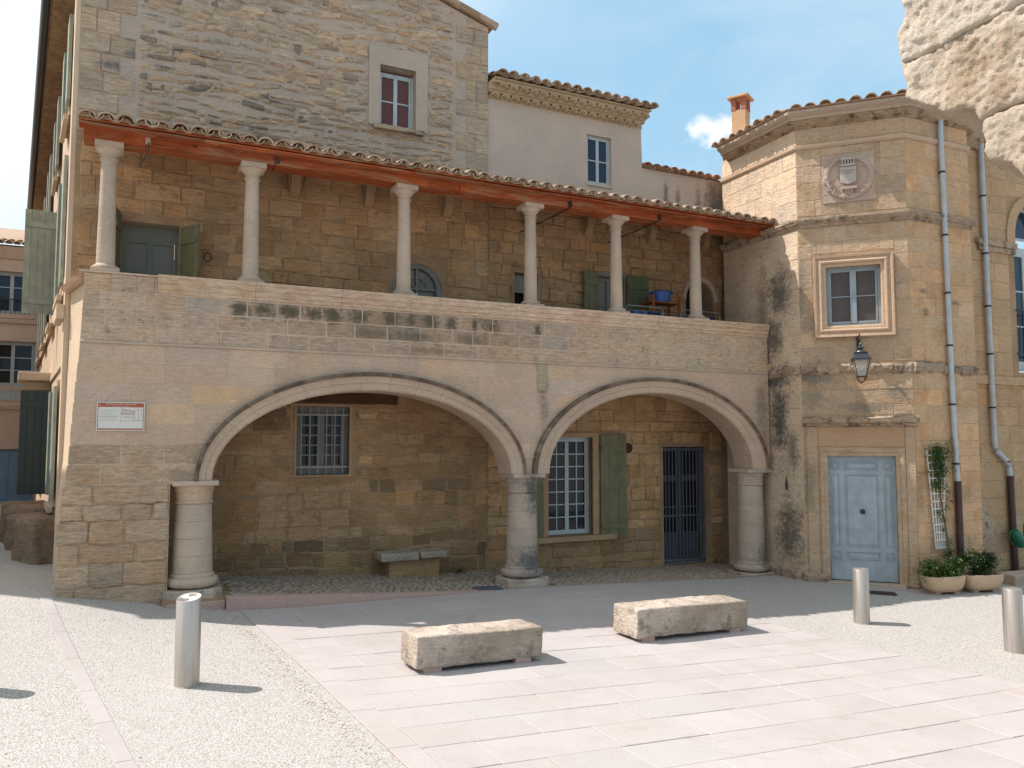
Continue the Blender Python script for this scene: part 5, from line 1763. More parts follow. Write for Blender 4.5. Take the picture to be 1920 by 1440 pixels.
def make_right():
    d = .6
    c = MB()
    arch = [(2.75 + .57 * math.cos(rad(t)), 6.35 + .68 * math.sin(rad(t))) for t in range(0, 181, 12)] + [(2.18, 3.7), (3.32, 3.7)]
    c.slab([(-.3, -.3), (7, -.3), (7, 8.2), (-.3, 8.2)], [arch], d, d + .35); c.build('wall', M_mortar2, rw)
    q = random.Random(51); pc = Pieces(rw, 'stone', 'small_stones', 250)
    def f(q, s, z):
        t = rtint(q, .05, .03); return (t[0] * .98, t[1] * .97, t[2] * .97)
    courses(pc, -.28, 4.2, zlev(0, 8.1, .34, q, .08), (.45, .85), M_right, q, d, holes=[(2.0, 3.5, 3.6, 7.15)], proud=.006, joint=.008, bev=.005, tf=f)
    pc.finish()
    m = MB(); m.slab([(1.95, 6.2)] + [(2.75 + .82 * math.cos(rad(t)), 6.30 + .92 * math.sin(rad(t))) for t in range(180, -1, -12)] + [(3.55, 6.2), (3.32, 6.2)] + [(2.75 + .57 * math.cos(rad(t)), 6.35 + .68 * math.sin(rad(t))) for t in range(0, 181, 12)] + [(2.18, 6.2)], [], d - .04, d + .01); m.build('window_arch', M_right, rw)
    m = MB(); m.box(1.0, 2.17, d - .09, d, 6.08, 6.20); m.box(1.05, 2.17, d - .05, d, 5.98, 6.079); m.build('impost_moulding', M_mould, rw, bevel=.01)
    m = MB(); m.box(-.3, 5, d - .05, d, 3.44, 3.6); m.build('string_course', M_right, rw, bevel=.01)
    w = window(rw, 2.18, 3.32, 3.75, 6.2, d + .15, 1, 3, 2, .1, .03, M_whiteblue, M_glassb)
    m = MB(); m.slab([(2.75 + .56 * math.cos(rad(t)), 6.36 + .66 * math.sin(rad(t))) for t in range(0, 181, 12)], [[(2.75 + .47 * math.cos(rad(t)), 6.40 + .55 * math.sin(rad(t))) for t in range(0, 181, 12)]], d + .15, d + .2); o = m.build('fanlight', M_whiteblue, rw)
    m = MB(); m.slab([(2.75 + .48 * math.cos(rad(t)), 6.39 + .56 * math.sin(rad(t))) for t in range(0, 181, 12)], [], d + .18, d + .19); m.build('pane', M_glassb, o)
    g = MB()
    for z in (4.05, 4.9): g.box(2.12, 3.4, d - .05, d - .03, z - .015, z + .015)
    for i in range(9): g.box(2.2 + i * .13, 2.21 + i * .13, d - .045, d - .035, 4.05, 4.9)
    g.build('window_railing', M_iron, rw)
    # sloping weathered ledge between the walls
    m = MB(); m.add([(-.1, .05, 1.3), (.85, .6, 1.2), (.75, .25, .95), (-.05, .02, .98), (-.1, .7, 1.35), (.85, .7, 1.2), (.85, .7, .6), (-.1, .7, .6), (.75, .3, .6), (-.05, .1, .6)],
                    [(0, 1, 2, 3), (3, 2, 8, 9), (2, 1, 5, 6, 8), (0, 3, 9, 7, 4), (0, 4, 5, 1), (4, 7, 6, 5)]); m.build('sloping_ledge', M_mould, rw)
    m = MB(); m.sweep([(-.1, d), (7, d)], [(-.05, 7.9), (.05, 7.9), (.16, 8.05), (.22, 8.2), (.22, 8.28), (-.05, 8.3)]); m.build('cornice', M_cornice, rw)


M_right = stone_mat('ochre_ashlar', (.50, .35, .205), (.45, .32, .19), strata=.3, bump=.5, lichen=.35, lth=.6, scol=(.17, .13, .09), orange=.3)
make_right()

# ================================================================== DOWNPIPES
def downpipe(name, label, pts, zsplit, frame, rr=.042):
    t = thing(name, label, 'downpipe', frame, group='downpipes on the tower corner')
    up = [p for p in pts if p[2] > zsplit]; lo = [p for p in pts if p[2] <= zsplit]
    x = up[-1][0], up[-1][1]
    m = MB(); m.tube(up + [(lo[0][0], lo[0][1], zsplit)], rr, 16); m.build('grey_pipe', M_pvc, t, smooth=True)
    m = MB(); m.tube([(lo[0][0], lo[0][1], zsplit + .03)] + lo, rr + .012, 16); m.build('brown_pipe', M_castiron, t, smooth=True)
    for z in (7.0, 5.9, 4.9, 4.0, 3.0, 2.0):
        if z < zsplit + .05: continue
        c = None
        for i in range(len(pts) - 1):
            if pts[i][2] >= z >= pts[i + 1][2]:
                f = (pts[i][2] - z) / (pts[i][2] - pts[i + 1][2] + 1e-9); c = [pts[i][k] + (pts[i + 1][k] - pts[i][k]) * f for k in range(2)]
        m = MB(); m.tube([(c[0], c[1], z - .015), (c[0], c[1], z + .015)], rr + .008, 16); m.box(c[0] - .012, c[0] + .012, c[1], c[1] + .07, z - .01, z + .01); m.build('clamp', M_iron, t)
    return t


y = -.07
downpipe('downpipe', 'straight grey downpipe with brown iron foot on the tower face', [(.79, -.09, 7.98), (.80, y, 7.7), (.84, y, 3.5), (.885, y, 1.73), (.90, y, .1)], 1.68, T3)
y = .52
downpipe('downpipe', 'grey downpipe with an elbow and brown foot right of the tower corner', [(1.18, y - .02, 8.1), (1.18, y, 7.9), (1.22, y, 2.4), (1.24, y, 2.26), (1.30, y, 2.18), (1.56, y, 2.0), (1.62, y, 1.90), (1.63, y, 1.76), (1.65, y, 1.3), (1.68, y, -.05)], 1.70, RW, .048)

# ================================================================== FAR HOUSE AT THE END OF THE STREET
fh = thing('far_street_house', 'pale rendered house at the end of the side street with blue door', 'building', HF)


def make_far():
    x0, x1 = -6, 6
    holes = [(.75, 1.72, 6.13, 7.40), (.75, 1.92, 3.98, 5.32), (-1.6, -.6, 6.13, 7.4), (-1.6, -.6, 3.98, 5.3)]
    def R4(h): a, b, c, e = h; return [(a, c), (b, c), (b, e), (a, e)]
    c = MB(); c.slab([(x0, 0), (x1, 0), (x1, 8.2), (x0, 8.2)], [R4(h) for h in holes] + [R4((.3, 2.06, .3, 2.13))], 0, .4); c.build('wall', M_farwall, fh)
    m = MB(); m.sweep([(x0, 0), (x1, 0)], [(-.02, 5.86), (.05, 5.86), (.07, 5.98), (-.02, 6.0)]); m.sweep([(x0, 0), (x1, 0)], [(-.02, 3.3), (.05, 3.3), (.08, 3.42), (-.02, 3.45)]); m.sweep([(x0, 0), (x1, 0)], [(-.02, 7.75), (.06, 7.78), (.2, 8.0), (.26, 8.1), (-.02, 8.1)])
    m.build('string_course', M_farwall, fh)
    for i, h in enumerate(holes):
        m = MB(); a, b, z0, z1 = h
        m.slab([(a - .15, z0 - .12), (b + .15, z0 - .12), (b + .15, z1 + .15), (a - .15, z1 + .15)], [R4(h)], -.03, .0); m.build('window_surround', M_farwall, fh)
        window(fh, a, b, z0, z1, .12, 1, 3, 2, .06, .03, M_whiteblue, M_glassb if i % 2 == 0 else M_glass)
        g = MB(); zt = z0 + .42
        if i in (0, 2):
            g.box(a, b, -.06, -.04, zt, zt + .03)
            for k in range(9): g.box(a + (b - a) * k / 8 - .008, a + (b - a) * k / 8 + .008, -.055, -.045, z0, zt)
            g.build('window_railing', M_iron, fh)
        else:
            for k in range(6):
                b_ = MB(); xa = a + (b - a) * k / 6; b_.box(xa + .006, xa + (b - a) / 6 - .006, -.02, .02, z0 - .42, z0 - .01); b_.build('panel_board', M_whiteblue, fh)
    m = MB(); m.box(.3, 2.06, .1, .15, .3, 2.13); o = m.build('door', M_bluedoor, fh)
    for k in range(5):
        b_ = MB(); xa = .32 + k * .346; b_.box(xa, xa + .33, .08, .099, .35, 2.08); b_.build('plank', M_bluedoor, o)
    m = MB(); m.add([(x0, -.3, 8.2), (x1, -.3, 8.2), (x1, 4, 9.6), (x0, 4, 9.6)], [(0, 1, 2, 3)]); m.build('roof', M_tile, fh)
    tile_roof(fh, -1.5, 3.5, -.35, 8.14, .3, 3, mat=M_tile, obj_rows=1, pans=False, q=random.Random(6))


M_bluedoor = paint_mat('blue_door_paint', (.16, .27, .38), .5, wear=.3)
make_far()

# ================================================================== RUIN AT TOP RIGHT
def pt_in(P, x, z):
    c = False; n = len(P)
    for i in range(n):
        x0, z0 = P[i]; x1, z1 = P[i - 1]
        if (z0 > z) != (z1 > z) and x < (x1 - x0) * (z - z0) / (z1 - z0) + x0: c = not c
    return c


def bdist(P, x, z):
    b = 9
    for i in range(len(P)):
        ax, az = P[i - 1]; bx, bz = P[i]; dx, dz = bx - ax, bz - az
        t = max(0, min(1, ((x - ax) * dx + (z - az) * dz) / (dx * dx + dz * dz + 1e-9)))
        b = min(b, math.hypot(x - ax - dx * t, z - az - dz * t))
    return b


def rock_slab(pxs, d0, back, seed, parent, tint, step=.022, amp=.03):
    P = [KF.at(px, py, d0) for px, py in pxs]
    # subdivide and roughen the outline
    B = []
    for i in range(len(P)):
        a, b = P[i], P[(i + 1) % len(P)]; L = math.hypot(b[0] - a[0], b[1] - a[1]); n = max(1, int(L / .03))
        for j in range(n):
            t = j / n; x, z = a[0] + (b[0] - a[0]) * t, a[1] + (b[1] - a[1]) * t
            k = noise.fractal(Vector((x * 6, z * 6, seed)), 1, 2, 4) * .015
            B.append((x + k, z + k * .8))
    if area(B) < 0: B.reverse()
    xs = [p[0] for p in B]; zs = [p[1] for p in B]
    inn = []
    x = min(xs)
    while x < max(xs):
        st = step if x < 1.35 else .12
        z = min(zs)
        while z < max(zs):
            px_, pz_ = x + R.uniform(-.3, .3) * st, z + R.uniform(-.3, .3) * st
            if pt_in(B, px_, pz_) and bdist(B, px_, pz_) > st * .5: inn.append((px_, pz_))
            z += st
        x += st
    nb = len(B)
    pts = [Vector(p) for p in B + inn]
    V, E, F, *_ = delaunay_2d_cdt(pts, [(i, (i + 1) % nb) for i in range(nb)], [], 1, 1e-5)
    vs = []
    for v in V:
        bd = bdist(B, v.x, v.y)
        e = .024 * max(0, 1 - bd / .045) ** 2
        h = noise.fractal(Vector((v.x * 3, v.y * 3, seed)), 1, 2.1, 6) * amp * .9 + noise.fractal(Vector((v.x * 14, v.y * 14, seed)), .6, 2.1, 5) * amp * .7
        vs.append((v.x, d0 + e - h, v.y))
    n = len(vs)
    # find boundary edges
    cnt = {}
    for f in F:
        for i in range(len(f)):
            k = (f[i], f[(i + 1) % len(f)]); cnt[k] = 1
    bd = [k for k in cnt if (k[1], k[0]) not in cnt]
    m = MB(); fs = [tuple(f) for f in F]
    bv = {}; lv = 6
    allv = list(vs)
    for a, b in bd:
        for q_ in (a, b):
            if q_ not in bv:
                ids = [q_]
                for l in range(1, lv + 1):
                    y = d0 + .035 + (back) * l / lv
                    p = vs[q_]
                    w = noise.fractal(Vector((p[0] * 5, y * 5, p[2] * 5 + seed)), 1, 2, 4) * .04
                    ids.append(len(allv)); allv.append((p[0] + w, y, p[2] + w - .0))
                bv[q_] = ids
        for l in range(lv): fs.append((a, bv[a][l + 1] if l else bv[a][1], bv[b][l + 1] if l else bv[b][1], b) if l == 0 else (bv[a][l], bv[a][l + 1], bv[b][l + 1], bv[b][l]))
    m.add(allv, fs, tint)
    return m.build('ruin_block', M_ruin, parent, smooth='all')


ru = thing('ruined_wall', 'huge rough sunlit block of ruined masonry jutting in at the top right', 'ruin', KF)
rock_slab([(1690, -160), (1688, -60), (1690, 0), (1697, 18), (1690, 42), (1681, 62), (1682, 90), (1691, 116), (1716, 108), (1762, 86), (1806, 58), (1852, 36), (1892, 17), (1990, -32), (2300, -200), (2300, -300), (1700, -300)], 0, 1.0, 1.0, ru, (1.02, 1.02, 1.0))
rock_slab([(1691, 117), (1695, 148), (1700, 166), (1696, 182), (1712, 190), (1745, 198), (1768, 208), (1790, 207), (1822, 204), (1838, 224), (1872, 205), (1920, 188), (2010, 158), (2300, 60), (2300, -196), (1990, -31), (1892, 18), (1852, 37), (1806, 59), (1762, 87), (1716, 109)], .02, .8, 5.0, ru, (1, .97, .93))
rock_slab([(1840, 227), (1841, 246), (1847, 262), (1843, 283), (1856, 298), (1893, 303), (1914, 326), (1935, 352), (2020, 400), (2300, 560), (2300, 64), (2012, 161), (1922, 191), (1874, 208)], .0, .7, 9.0, ru, (.94, .9, .85))
m = MB(); m.box(1.9, 3.6, .1, 1.5, -.5, 9); m.build('ruin_pier', M_ruin, ru, bevel=.05)

# ================================================================== THINGS ON THE SQUARE
def bench(label, pL, pR, Wd, H, seed):
    """pL, pR: ground points under the front left and right bottom corners"""
    a = gpx(*pL); b = gpx(*pR)
    e = (b.xy - a.xy); L = e.length; ang = math.atan2(e.y, e.x); e.normalize(); nn = Vector((-e.y, e.x))
    c = (a.xy + b.xy) / 2 + nn * Wd / 2
    t = thing('stone_bench', label, 'bench', loc=(c.x, c.y, (a.z + b.z) / 2), rotz=ang, group='rough stone benches on the paving')
    o = rough_box('seat_block', L, Wd, H, M_bench, seed, .013, 28, t, .022)
    sl = (b.z - a.z) / L
    o.location = (0, 0, .055 + H / 2); o.rotation_euler = (0, -math.atan(sl), 0)
    for x in (-L / 2 + .17, L / 2 - .22):
        for y_ in (-Wd / 2 + .06, Wd / 2 - .08):
            z = gz(*(c + e * x + nn * y_)) - (a.z + b.z) / 2
            k = MB(); k.box(x - .09, x + .09, y_ - .05, y_ + .06, z - .03, .075 + sl * x); k.build('foot', M_pinkkerb, t, bevel=.006)
    return t


bench('left rough stone bench on pink feet, nearer the camera', (782, 1268), (1018, 1242), .42, .30, 1.0)
bench('right rough stone bench on pink feet, further from the camera', (1196, 1208), (1404, 1185), .46, .33, 7.0)


def bollard(label, px, py, topy, w, slant=0.0, group='steel bollards round the square', loc=None, h=None, lean=0.0):
    P = gpx(px, py) if loc is None else Vector(loc)
    r = w
    H = h
    t = thing('steel_bollard', label, 'bollard', loc=P, group=group)
    n = 40; vs = []; fs = []
    lv = [(0, r), (H - .012, r), (H - .003, r - .004)]
    for z, rr in lv:
        for i in range(n):
            a = 2 * math.pi * i / n; k = z / H
            vs.append((rr * math.cos(a), rr * math.sin(a), z + (slant * math.sin(a) * k)))
    for l in range(2):
        for i in range(n): fs.append((l * n + i, l * n + (i + 1) % n, (l + 1) * n + (i + 1) % n, (l + 1) * n + i))
    m = MB(); m.add(vs, fs); m.build('tube', M_steel, t, smooth=True)
    k = MB(); vs = [(rr * math.cos(2 * math.pi * i / n), rr * math.sin(2 * math.pi * i / n), H - .003 - dz + slant * math.sin(2 * math.pi * i / n)) for rr, dz in ((r - .0045, 0), (r - .012, .004), (.001, .003)) for i in range(n)]
    k.add(vs, [(l * n + i, l * n + (i + 1) % n, (l + 1) * n + (i + 1) % n, (l + 1) * n + i) for l in range(2) for i in range(n)]); k.build('cap', M_steel, t, smooth=True)
    k = MB(); k.lathe([(r + .012, -.02), (r + .012, .004), (r + .0005, .006)], 0, 0, n); k.build('foot_ring', M_mortar, t)
    t.rotation_euler = (0, lean, 0)
    return t


bollard('leftmost visible steel bollard, on the gravel before the left column', 350, 1284, 1128, .103, .02, h=.745)
bollard('middle steel bollard, standing in front of the blue door', 1616, 1168, 1068, .104, .0, h=.72)
bollard('steel bollard at the right edge of the photo', 1902, 1222, 1110, .106, .0, h=.735)
pb = gpx(-85, 1290)
bollard('steel bollard just outside the left edge, throwing its shadow on the gravel', 0, 0, 0, .103, .0, h=.74, loc=pb)

# stone ledge under the arch
t = thing('stone_ledge', 'worn two-piece stone seat on a low block against the arcade wall', 'ledge', loc=G.w(4.72, 1.28, flo(4.7)), rotz=rad(G.deg))
o = rough_box('seat_slab', .62, .42, .13, M_bench, 3, .012, 12, t, .03); o.location = (-.27, 0, .33)
o = rough_box('seat_slab', .46, .40, .12, M_bench, 5, .012, 12, t, .03); o.location = (.29, .01, .335)
m = MB(); m.box(-.42, .42, -.10, .2, -.05, .27); m.build('support_block', M_inner, t, bevel=.02)


# boulders at the foot of the street corner
for i, (s, dd, sz, zz) in enumerate(((-1.3, -.22, (.5, .32, .56), .3), (-2.6, -.25, (.5, .32, .5), .42), (-3.8, -.3, (.5, .36, .52), .5), (-5.0, -.3, (.55, .4, .5), .55))):
    P = ST.w(s, dd, 0); g = gz(P.x, P.y)
    lab = ['largest brown boulder at the foot of the street corner', 'brown boulder second from the street corner', 'brown boulder third from the street corner', 'furthest brown boulder below the dark green shutter'][i]
    o = rough_box('boulder', sz[0] * 1.5, sz[1] * 1.5, sz[2] * 1.6, M_boulder, 11 + i, .045, 16, None, .11)
    o.location = (P.x, P.y, g + sz[2] * .38); o.rotation_euler = (0, 0, rad(-40 + i * 25)); tag(o, lab, 'boulder', 'boulders along the street wall')


# information sign
def make_sign():
    t = thing('information_sign', 'white and red rectangular history sign fixed on the left wall', 'sign', loc=G.w(.475, -.03, 2.69), rotz=rad(G.deg))
    Wd, H = .535, .355
    m = MB(); m.box(-Wd / 2, Wd / 2, 0, .02, -H / 2, H / 2); m.build('sign_board', plain('sign_white', (.62, .59, .52), .4), t, bevel=.002)
    red = plain('sign_red', (.36, .075, .03), .5); brn = plain('sign_brown_print', (.33, .20, .16), .6); cr = plain('sign_cream', (.70, .55, .48), .5)
    b = MB(); e = .012
    b.box(-Wd / 2 + e, Wd / 2 - e, -.002, -.0005, H / 2 - e - .052, H / 2 - e)
    b.box(-Wd / 2 + e, Wd / 2 - e, -.002, -.0005, -H / 2 + e, -H / 2 + e + .016)
    b.box(-Wd / 2 + e, -Wd / 2 + e + .007, -.002, -.0005, -H / 2 + e + .0161, H / 2 - e - .0521)
    b.box(Wd / 2 - e - .007, Wd / 2 - e, -.002, -.0005, -H / 2 + e + .0161, H / 2 - e - .0521)
    b.build('red_border', red, t)
    def txt(s, x, z, size, mat, align='CENTER'):
        c = bpy.data.curves.new('lettering', 'FONT'); c.body = s; c.size = size; c.align_x = align; c.extrude = .0004; c.resolution_u = 2
        o = bpy.data.objects.new('lettering_tmp', c); COL.objects.link(o)
        dg = bpy.context.evaluated_depsgraph_get(); me = bpy.data.meshes.new_from_object(o.evaluated_get(dg)); bpy.data.objects.remove(o)
        me.materials.clear(); me.materials.append(mat)
        me.attributes.new('tint', 'FLOAT_COLOR', 'POINT').data.foreach_set('color', [1.0] * (4 * len(me.vertices)))
        k = link('lettering', me, t); k.location = (x, -.003, z); k.rotation_euler = (rad(90), 0, 0)
        return k
    txt('LA MAISON DES CHEVALIERS', .0, H / 2 - e - .026, .026, cr); txt('Couvent et Chapelle', .0, H / 2 - e - .049, .022, cr)
    txt('5', -Wd / 2 + .035, H / 2 - e - .04, .034, cr)
    # text block and engraving of the building
    p = MB(); q = random.Random(3)
    z = H / 2 - .105
    for k, n in enumerate((2, 2, 3, 2)):
        for i in range(n):
            wl_ = q.uniform(.12, .2) if i == n - 1 else .205
            x = -Wd / 2 + .035
            while x < -Wd / 2 + .035 + wl_:
                w = q.uniform(.006, .018); p.box(x, x + w, -.0018, -.0005, z, z + .0032); x += w + .003
            z -= .0115
        z -= .012
    p.build('text_lines', plain('sign_grey_print', (.42, .33, .28), .6), t)
    d = MB(); x0, z0 = .0, -.06
    def ln(a, b, w=.003): d.bar((x0 + a[0], -.0015, z0 + a[1]), (x0 + b[0], -.0015, z0 + b[1]), .001, w, up=(0, 0, 1)) if abs(a[0] - b[0]) > 1e-4 else d.box(x0 + a[0] - w / 2, x0 + a[0] + w / 2, -.002, -.001, z0 + min(a[1], b[1]), z0 + max(a[1], b[1]))
    ln((0, .15), (.15, .12), .006); ln((0, .1), (.15, .09)); ln((0, .085), (.15, .078))
    for i in range(7): ln((.012 + i * .022, .09), (.012 + i * .022, .145 - i * .004), .0035)
    for cx_ in (.055, .115):
        pr = [(cx_ + .026 * math.cos(rad(a)), .03 + .03 * math.sin(rad(a))) for a in range(0, 181, 30)]
        for i in range(6): ln(pr[i], pr[i + 1])
    for c_ in (.0, .15, .195, .23): ln((c_, .0), (c_, .14 - abs(c_ - .19) * .1), .002)
    ln((.15, .14), (.19, .15)); ln((.19, .15), (.235, .14)); ln((-.01, .0), (.24, .01), .002)
    for i in range(30): a = q.uniform(0, .23), q.uniform(.0, .14); d.box(x0 + a[0], x0 + a[0] + .006, -.0016, -.001, z0 + a[1], z0 + a[1] + .003)
    d.build('engraving', red, t)


make_sign()


# wall lantern
def make_lantern():
    t = thing('wall_lantern', 'black four-sided iron lantern on a scrolled bracket above the blue door', 'lantern', loc=T2.w(.94, -.34, 3.33), rotz=rad(T2.deg + 4))
    t.scale = (1.15, 1.15, 1.15)
    a0, a1 = .058, .105; zb, zt = .10, .34
    m = MB()
    for sx in (-1, 1):
        for sy in (-1, 1):
            m.bar((sx * a0, sy * a0, zb), (sx * a1, sy * a1, zt), .011)
            m.tube([(sx * a0, sy * a0, zb), (sx * a0 * .9, sy * a0 * .9, zb - .035), (sx * a0 * .45, sy * a0 * .45, zb - .075), (0, 0, zb - .085)], .006, 6)
    m.box(-a0 - .006, a0 + .006, -a0 - .006, a0 + .006, zb - .005, zb + .006)
    m.lathe([(.004, .0), (.011, .012), (.006, .022), (.01, .03)], 0, 0, 10)
    m.build('cage', M_iron, t)
    g = MB()
    for k in range(4):
        c, s_ = math.cos(k * math.pi / 2), math.sin(k * math.pi / 2)
        P = [(-a0 + .006, -a0), (a0 - .006, -a0), (a1 - .006, -a1), (-a1 + .006, -a1)]; zz = (zb + .007, zb + .007, zt - .002, zt - .002)
        g.add([(p[0] * c - p[1] * s_, p[0] * s_ + p[1] * c, z) for p, z in zip(P, zz)], [(0, 1, 2, 3)])
    gm = NT('lantern_glass'); gm.b.inputs['Transmission Weight'].default_value = .75; gm.b.inputs['IOR'].default_value = 1.1
    g.build('pane', gm.done((.85, .83, .78), .25), t, recalc=False)
    b = MB(); b.lathe([(.005, .19), (.02, .2), (.028, .23), (.026, .26), (.012, .29), (.01, .31)], 0, 0, 12); b.build('bulb', plain('bulb_white', (.75, .72, .66), .3), t, smooth=True)
    r = MB()
    def fr(z0, h0, z1, h1): r.add([(-h0, -h0, z0), (h0, -h0, z0), (h0, h0, z0), (-h0, h0, z0), (-h1, -h1, z1), (h1, -h1, z1), (h1, h1, z1), (-h1, h1, z1)], [(0, 3, 2, 1), (4, 5, 6, 7), (0, 1, 5, 4), (1, 2, 6, 5), (2, 3, 7, 6), (3, 0, 4, 7)])
    fr(zt, .13, zt + .018, .132); fr(zt + .0185, .112, zt + .10, .078); fr(zt + .101, .09, zt + .112, .088)
    r.lathe([(.075, zt + .113), (.065, zt + .13), (.03, zt + .145), (.02, zt + .155), (.045, zt + .165), (.045, zt + .18), (.015, zt + .19), (.018, zt + .23), (.006, zt + .25)], 0, 0, 16)
    r.build('roof', plain('lantern_slate_metal', (.035, .045, .055), .4), t)
    k = MB(); k.tube([(0, 0, zt + .24), (0, .02, zt + .29), (0, .08, zt + .33), (0, .16, zt + .31), (0, .2, zt + .24), (0, .18, zt + .19)], .010, 8)
    k.tube([(0, .05, zt + .31), (.0, .05, zt + .36), (.0, .1, zt + .39), (0, .14, zt + .36)], .008, 8)
    k.tube([(0, .28, zt + .37), (0, .2, zt + .36), (0, .1, zt + .33)], .010, 8); k.box(-.018, .018, .272, .296, zt + .12, zt + .42)
    k.build('bracket', M_iron, t)


make_lantern()

# small electric box, cable and wall fitting near the arcade corner
o = MB(); o.box(-.045, .045, -.05, .0, -.06, .06); b = o.build('junction_box', plain('yellowed_plastic', (.42, .33, .16), .5), None, basis=Matrix.Translation(T1.w(1.22, 0, 3.72)) @ Matrix.Rotation(rad(T1.deg), 4, 'Z'), bevel=.006)
tag(b, 'small yellowed junction box where the gallery meets the tower', 'junction box')
t = thing('bell_pull', 'slim dark bottle-shaped bell pull hanging on the wall left of the blue door', 'bell pull', loc=T1.w(1.62, -.04, 1.68), rotz=rad(T1.deg))
m = MB(); m.lathe([(.018, -.15), (.02, -.1), (.02, -.02), (.009, .03), (.009, .07)], 0, 0, 12); m.build('handle', M_rust, t, smooth=True)
m = MB(); m.lathe([(.014, .071), (.014, .13)], 0, 0, 10); m.tube([(0, .01, .13), (0, .03, .45)], .004, 6); m.build('cord', M_column, t)

# ------------------------------------------------------------------ on the upper gallery
t = thing('wooden_stand', 'varnished wooden stand with a slatted top behind the parapet', 'stand', loc=G.w(9.45, 1.05, 3.9), rotz=rad(G.deg))
for sx in (-.3, .3):
    for sy in (-.16, .16):
        m = MB(); m.box(sx - .02, sx + .02, sy - .02, sy + .02, 0, 1.16 if sy < 0 else 1.1); m.build('leg', M_chair, t)
for i in range(4):
    m = MB(); m.box(-.33, .33, -.15 + i * .08, -.09 + i * .08, 1.02, 1.04); m.build('slat', M_chair, t)
m = MB(); m.box(-.279, .279, -.17, -.15, .45, .5); m.box(-.279, .279, .15, .17, .45, .5); m.build('rail', M_chair, t)
t = thing('plastic_basin', 'round blue plastic wash basin standing on the wooden stand', 'basin', loc=G.w(9.43, 1.03, 4.942), rotz=0)
m = MB(); m.lathe([(.001, .012), (.15, .012), (.19, .19), (.21, .195), (.205, .2), (.195, .2), (.16, .0), (.001, .0)], 0, 0, 28, cap=False); m.build('bowl', M_blueplastic, t, smooth=True)
m = MB(); m.cbox((.21, 0, .185), .05, .1, .015); m.cbox((-.21, 0, .185), .05, .1, .015); m.build('handle', M_blueplastic, t)


def airer(s, label, wide):
    t = thing('clothes_airer', label, 'clothes airer', loc=G.w(s, .85, 3.9), rotz=rad(G.deg), group='clothes airers on the upper gallery')
    z = .86; m = MB()
    m.tube([(-wide, -.25, .0), (-wide, -.25, z - .06), (-wide + .05, -.25, z), (wide - .05, -.25, z), (wide, -.25, z - .06), (wide, -.25, 0)], .008, 8)
    m.tube([(-wide, .25, .0), (-wide, .25, z - .06), (-wide + .05, .25, z), (wide - .05, .25, z), (wide, .25, z - .06), (wide, .25, 0)], .008, 8)
    for i in range(7): m.tube([(-wide, -.25 + i * .083, z - .08), (wide, -.25 + i * .083, z - .08)], .004, 6)
    m.build('frame', M_steelrod, t)
    for i, (a, w, h, mt) in enumerate(((-.5, .35, .3, M_blueplastic), (.05, .4, .35, M_laundry))):
        k = MB(); vs = []; n = 8
        for j in range(n + 1):
            x = a * wide + w * j / n; dy = .02 * math.sin(j * 1.7)
            for y_, zz in ((-.18 + dy, z - .07 - h), (-.17 + dy, z - .07), (-.15, z - .055), (-.13 + dy, z - .07), (-.12 + dy, z - .07 - h * .8)): vs.append((x, y_, zz))
        k.add(vs, [(j * 5 + l, (j + 1) * 5 + l, (j + 1) * 5 + l + 1, j * 5 + l + 1) for j in range(n) for l in range(4)])
        o = k.build('garment', mt, t); o.modifiers.new('thick', 'SOLIDIFY').thickness = .006


airer(8.75, 'low wire clothes airer left of the blue basin, on the upper gallery', .40)
airer(10.0, 'wire clothes airer with dark laundry right of the blue basin', .45)


# ------------------------------------------------------------------ planters, trellis, climber
def leaf_cloud(m, pts, n, size, q, spread):
    for _ in range(n):
        c = q.choice(pts)
        p = Vector(c[:3]) + Vector((q.gauss(0, 1) * spread[0], q.gauss(0, 1) * spread[1], q.gauss(0, 1) * spread[2])) * (c[3] if len(c) > 3 else 1)
        L = size * q.uniform(.6, 1.3); w = L * .45
        M_ = Matrix.Rotation(q.uniform(0, 6.28), 3, 'Z') @ Matrix.Rotation(q.uniform(-1.0, .7), 3, 'X')
        vs = [M_ @ Vector(v) + p for v in ((0, 0, 0), (-w / 2, L * .45, .1 * L), (0, L, -.05 * L), (w / 2, L * .45, .1 * L), (0, L * .5, .0))]
        tv = q.uniform(.6, 1.5)
        m.add(vs, [(0, 4, 1), (1, 4, 2), (2, 4, 3), (3, 4, 0)], (tv, tv, tv * q.uniform(.7, 1)))


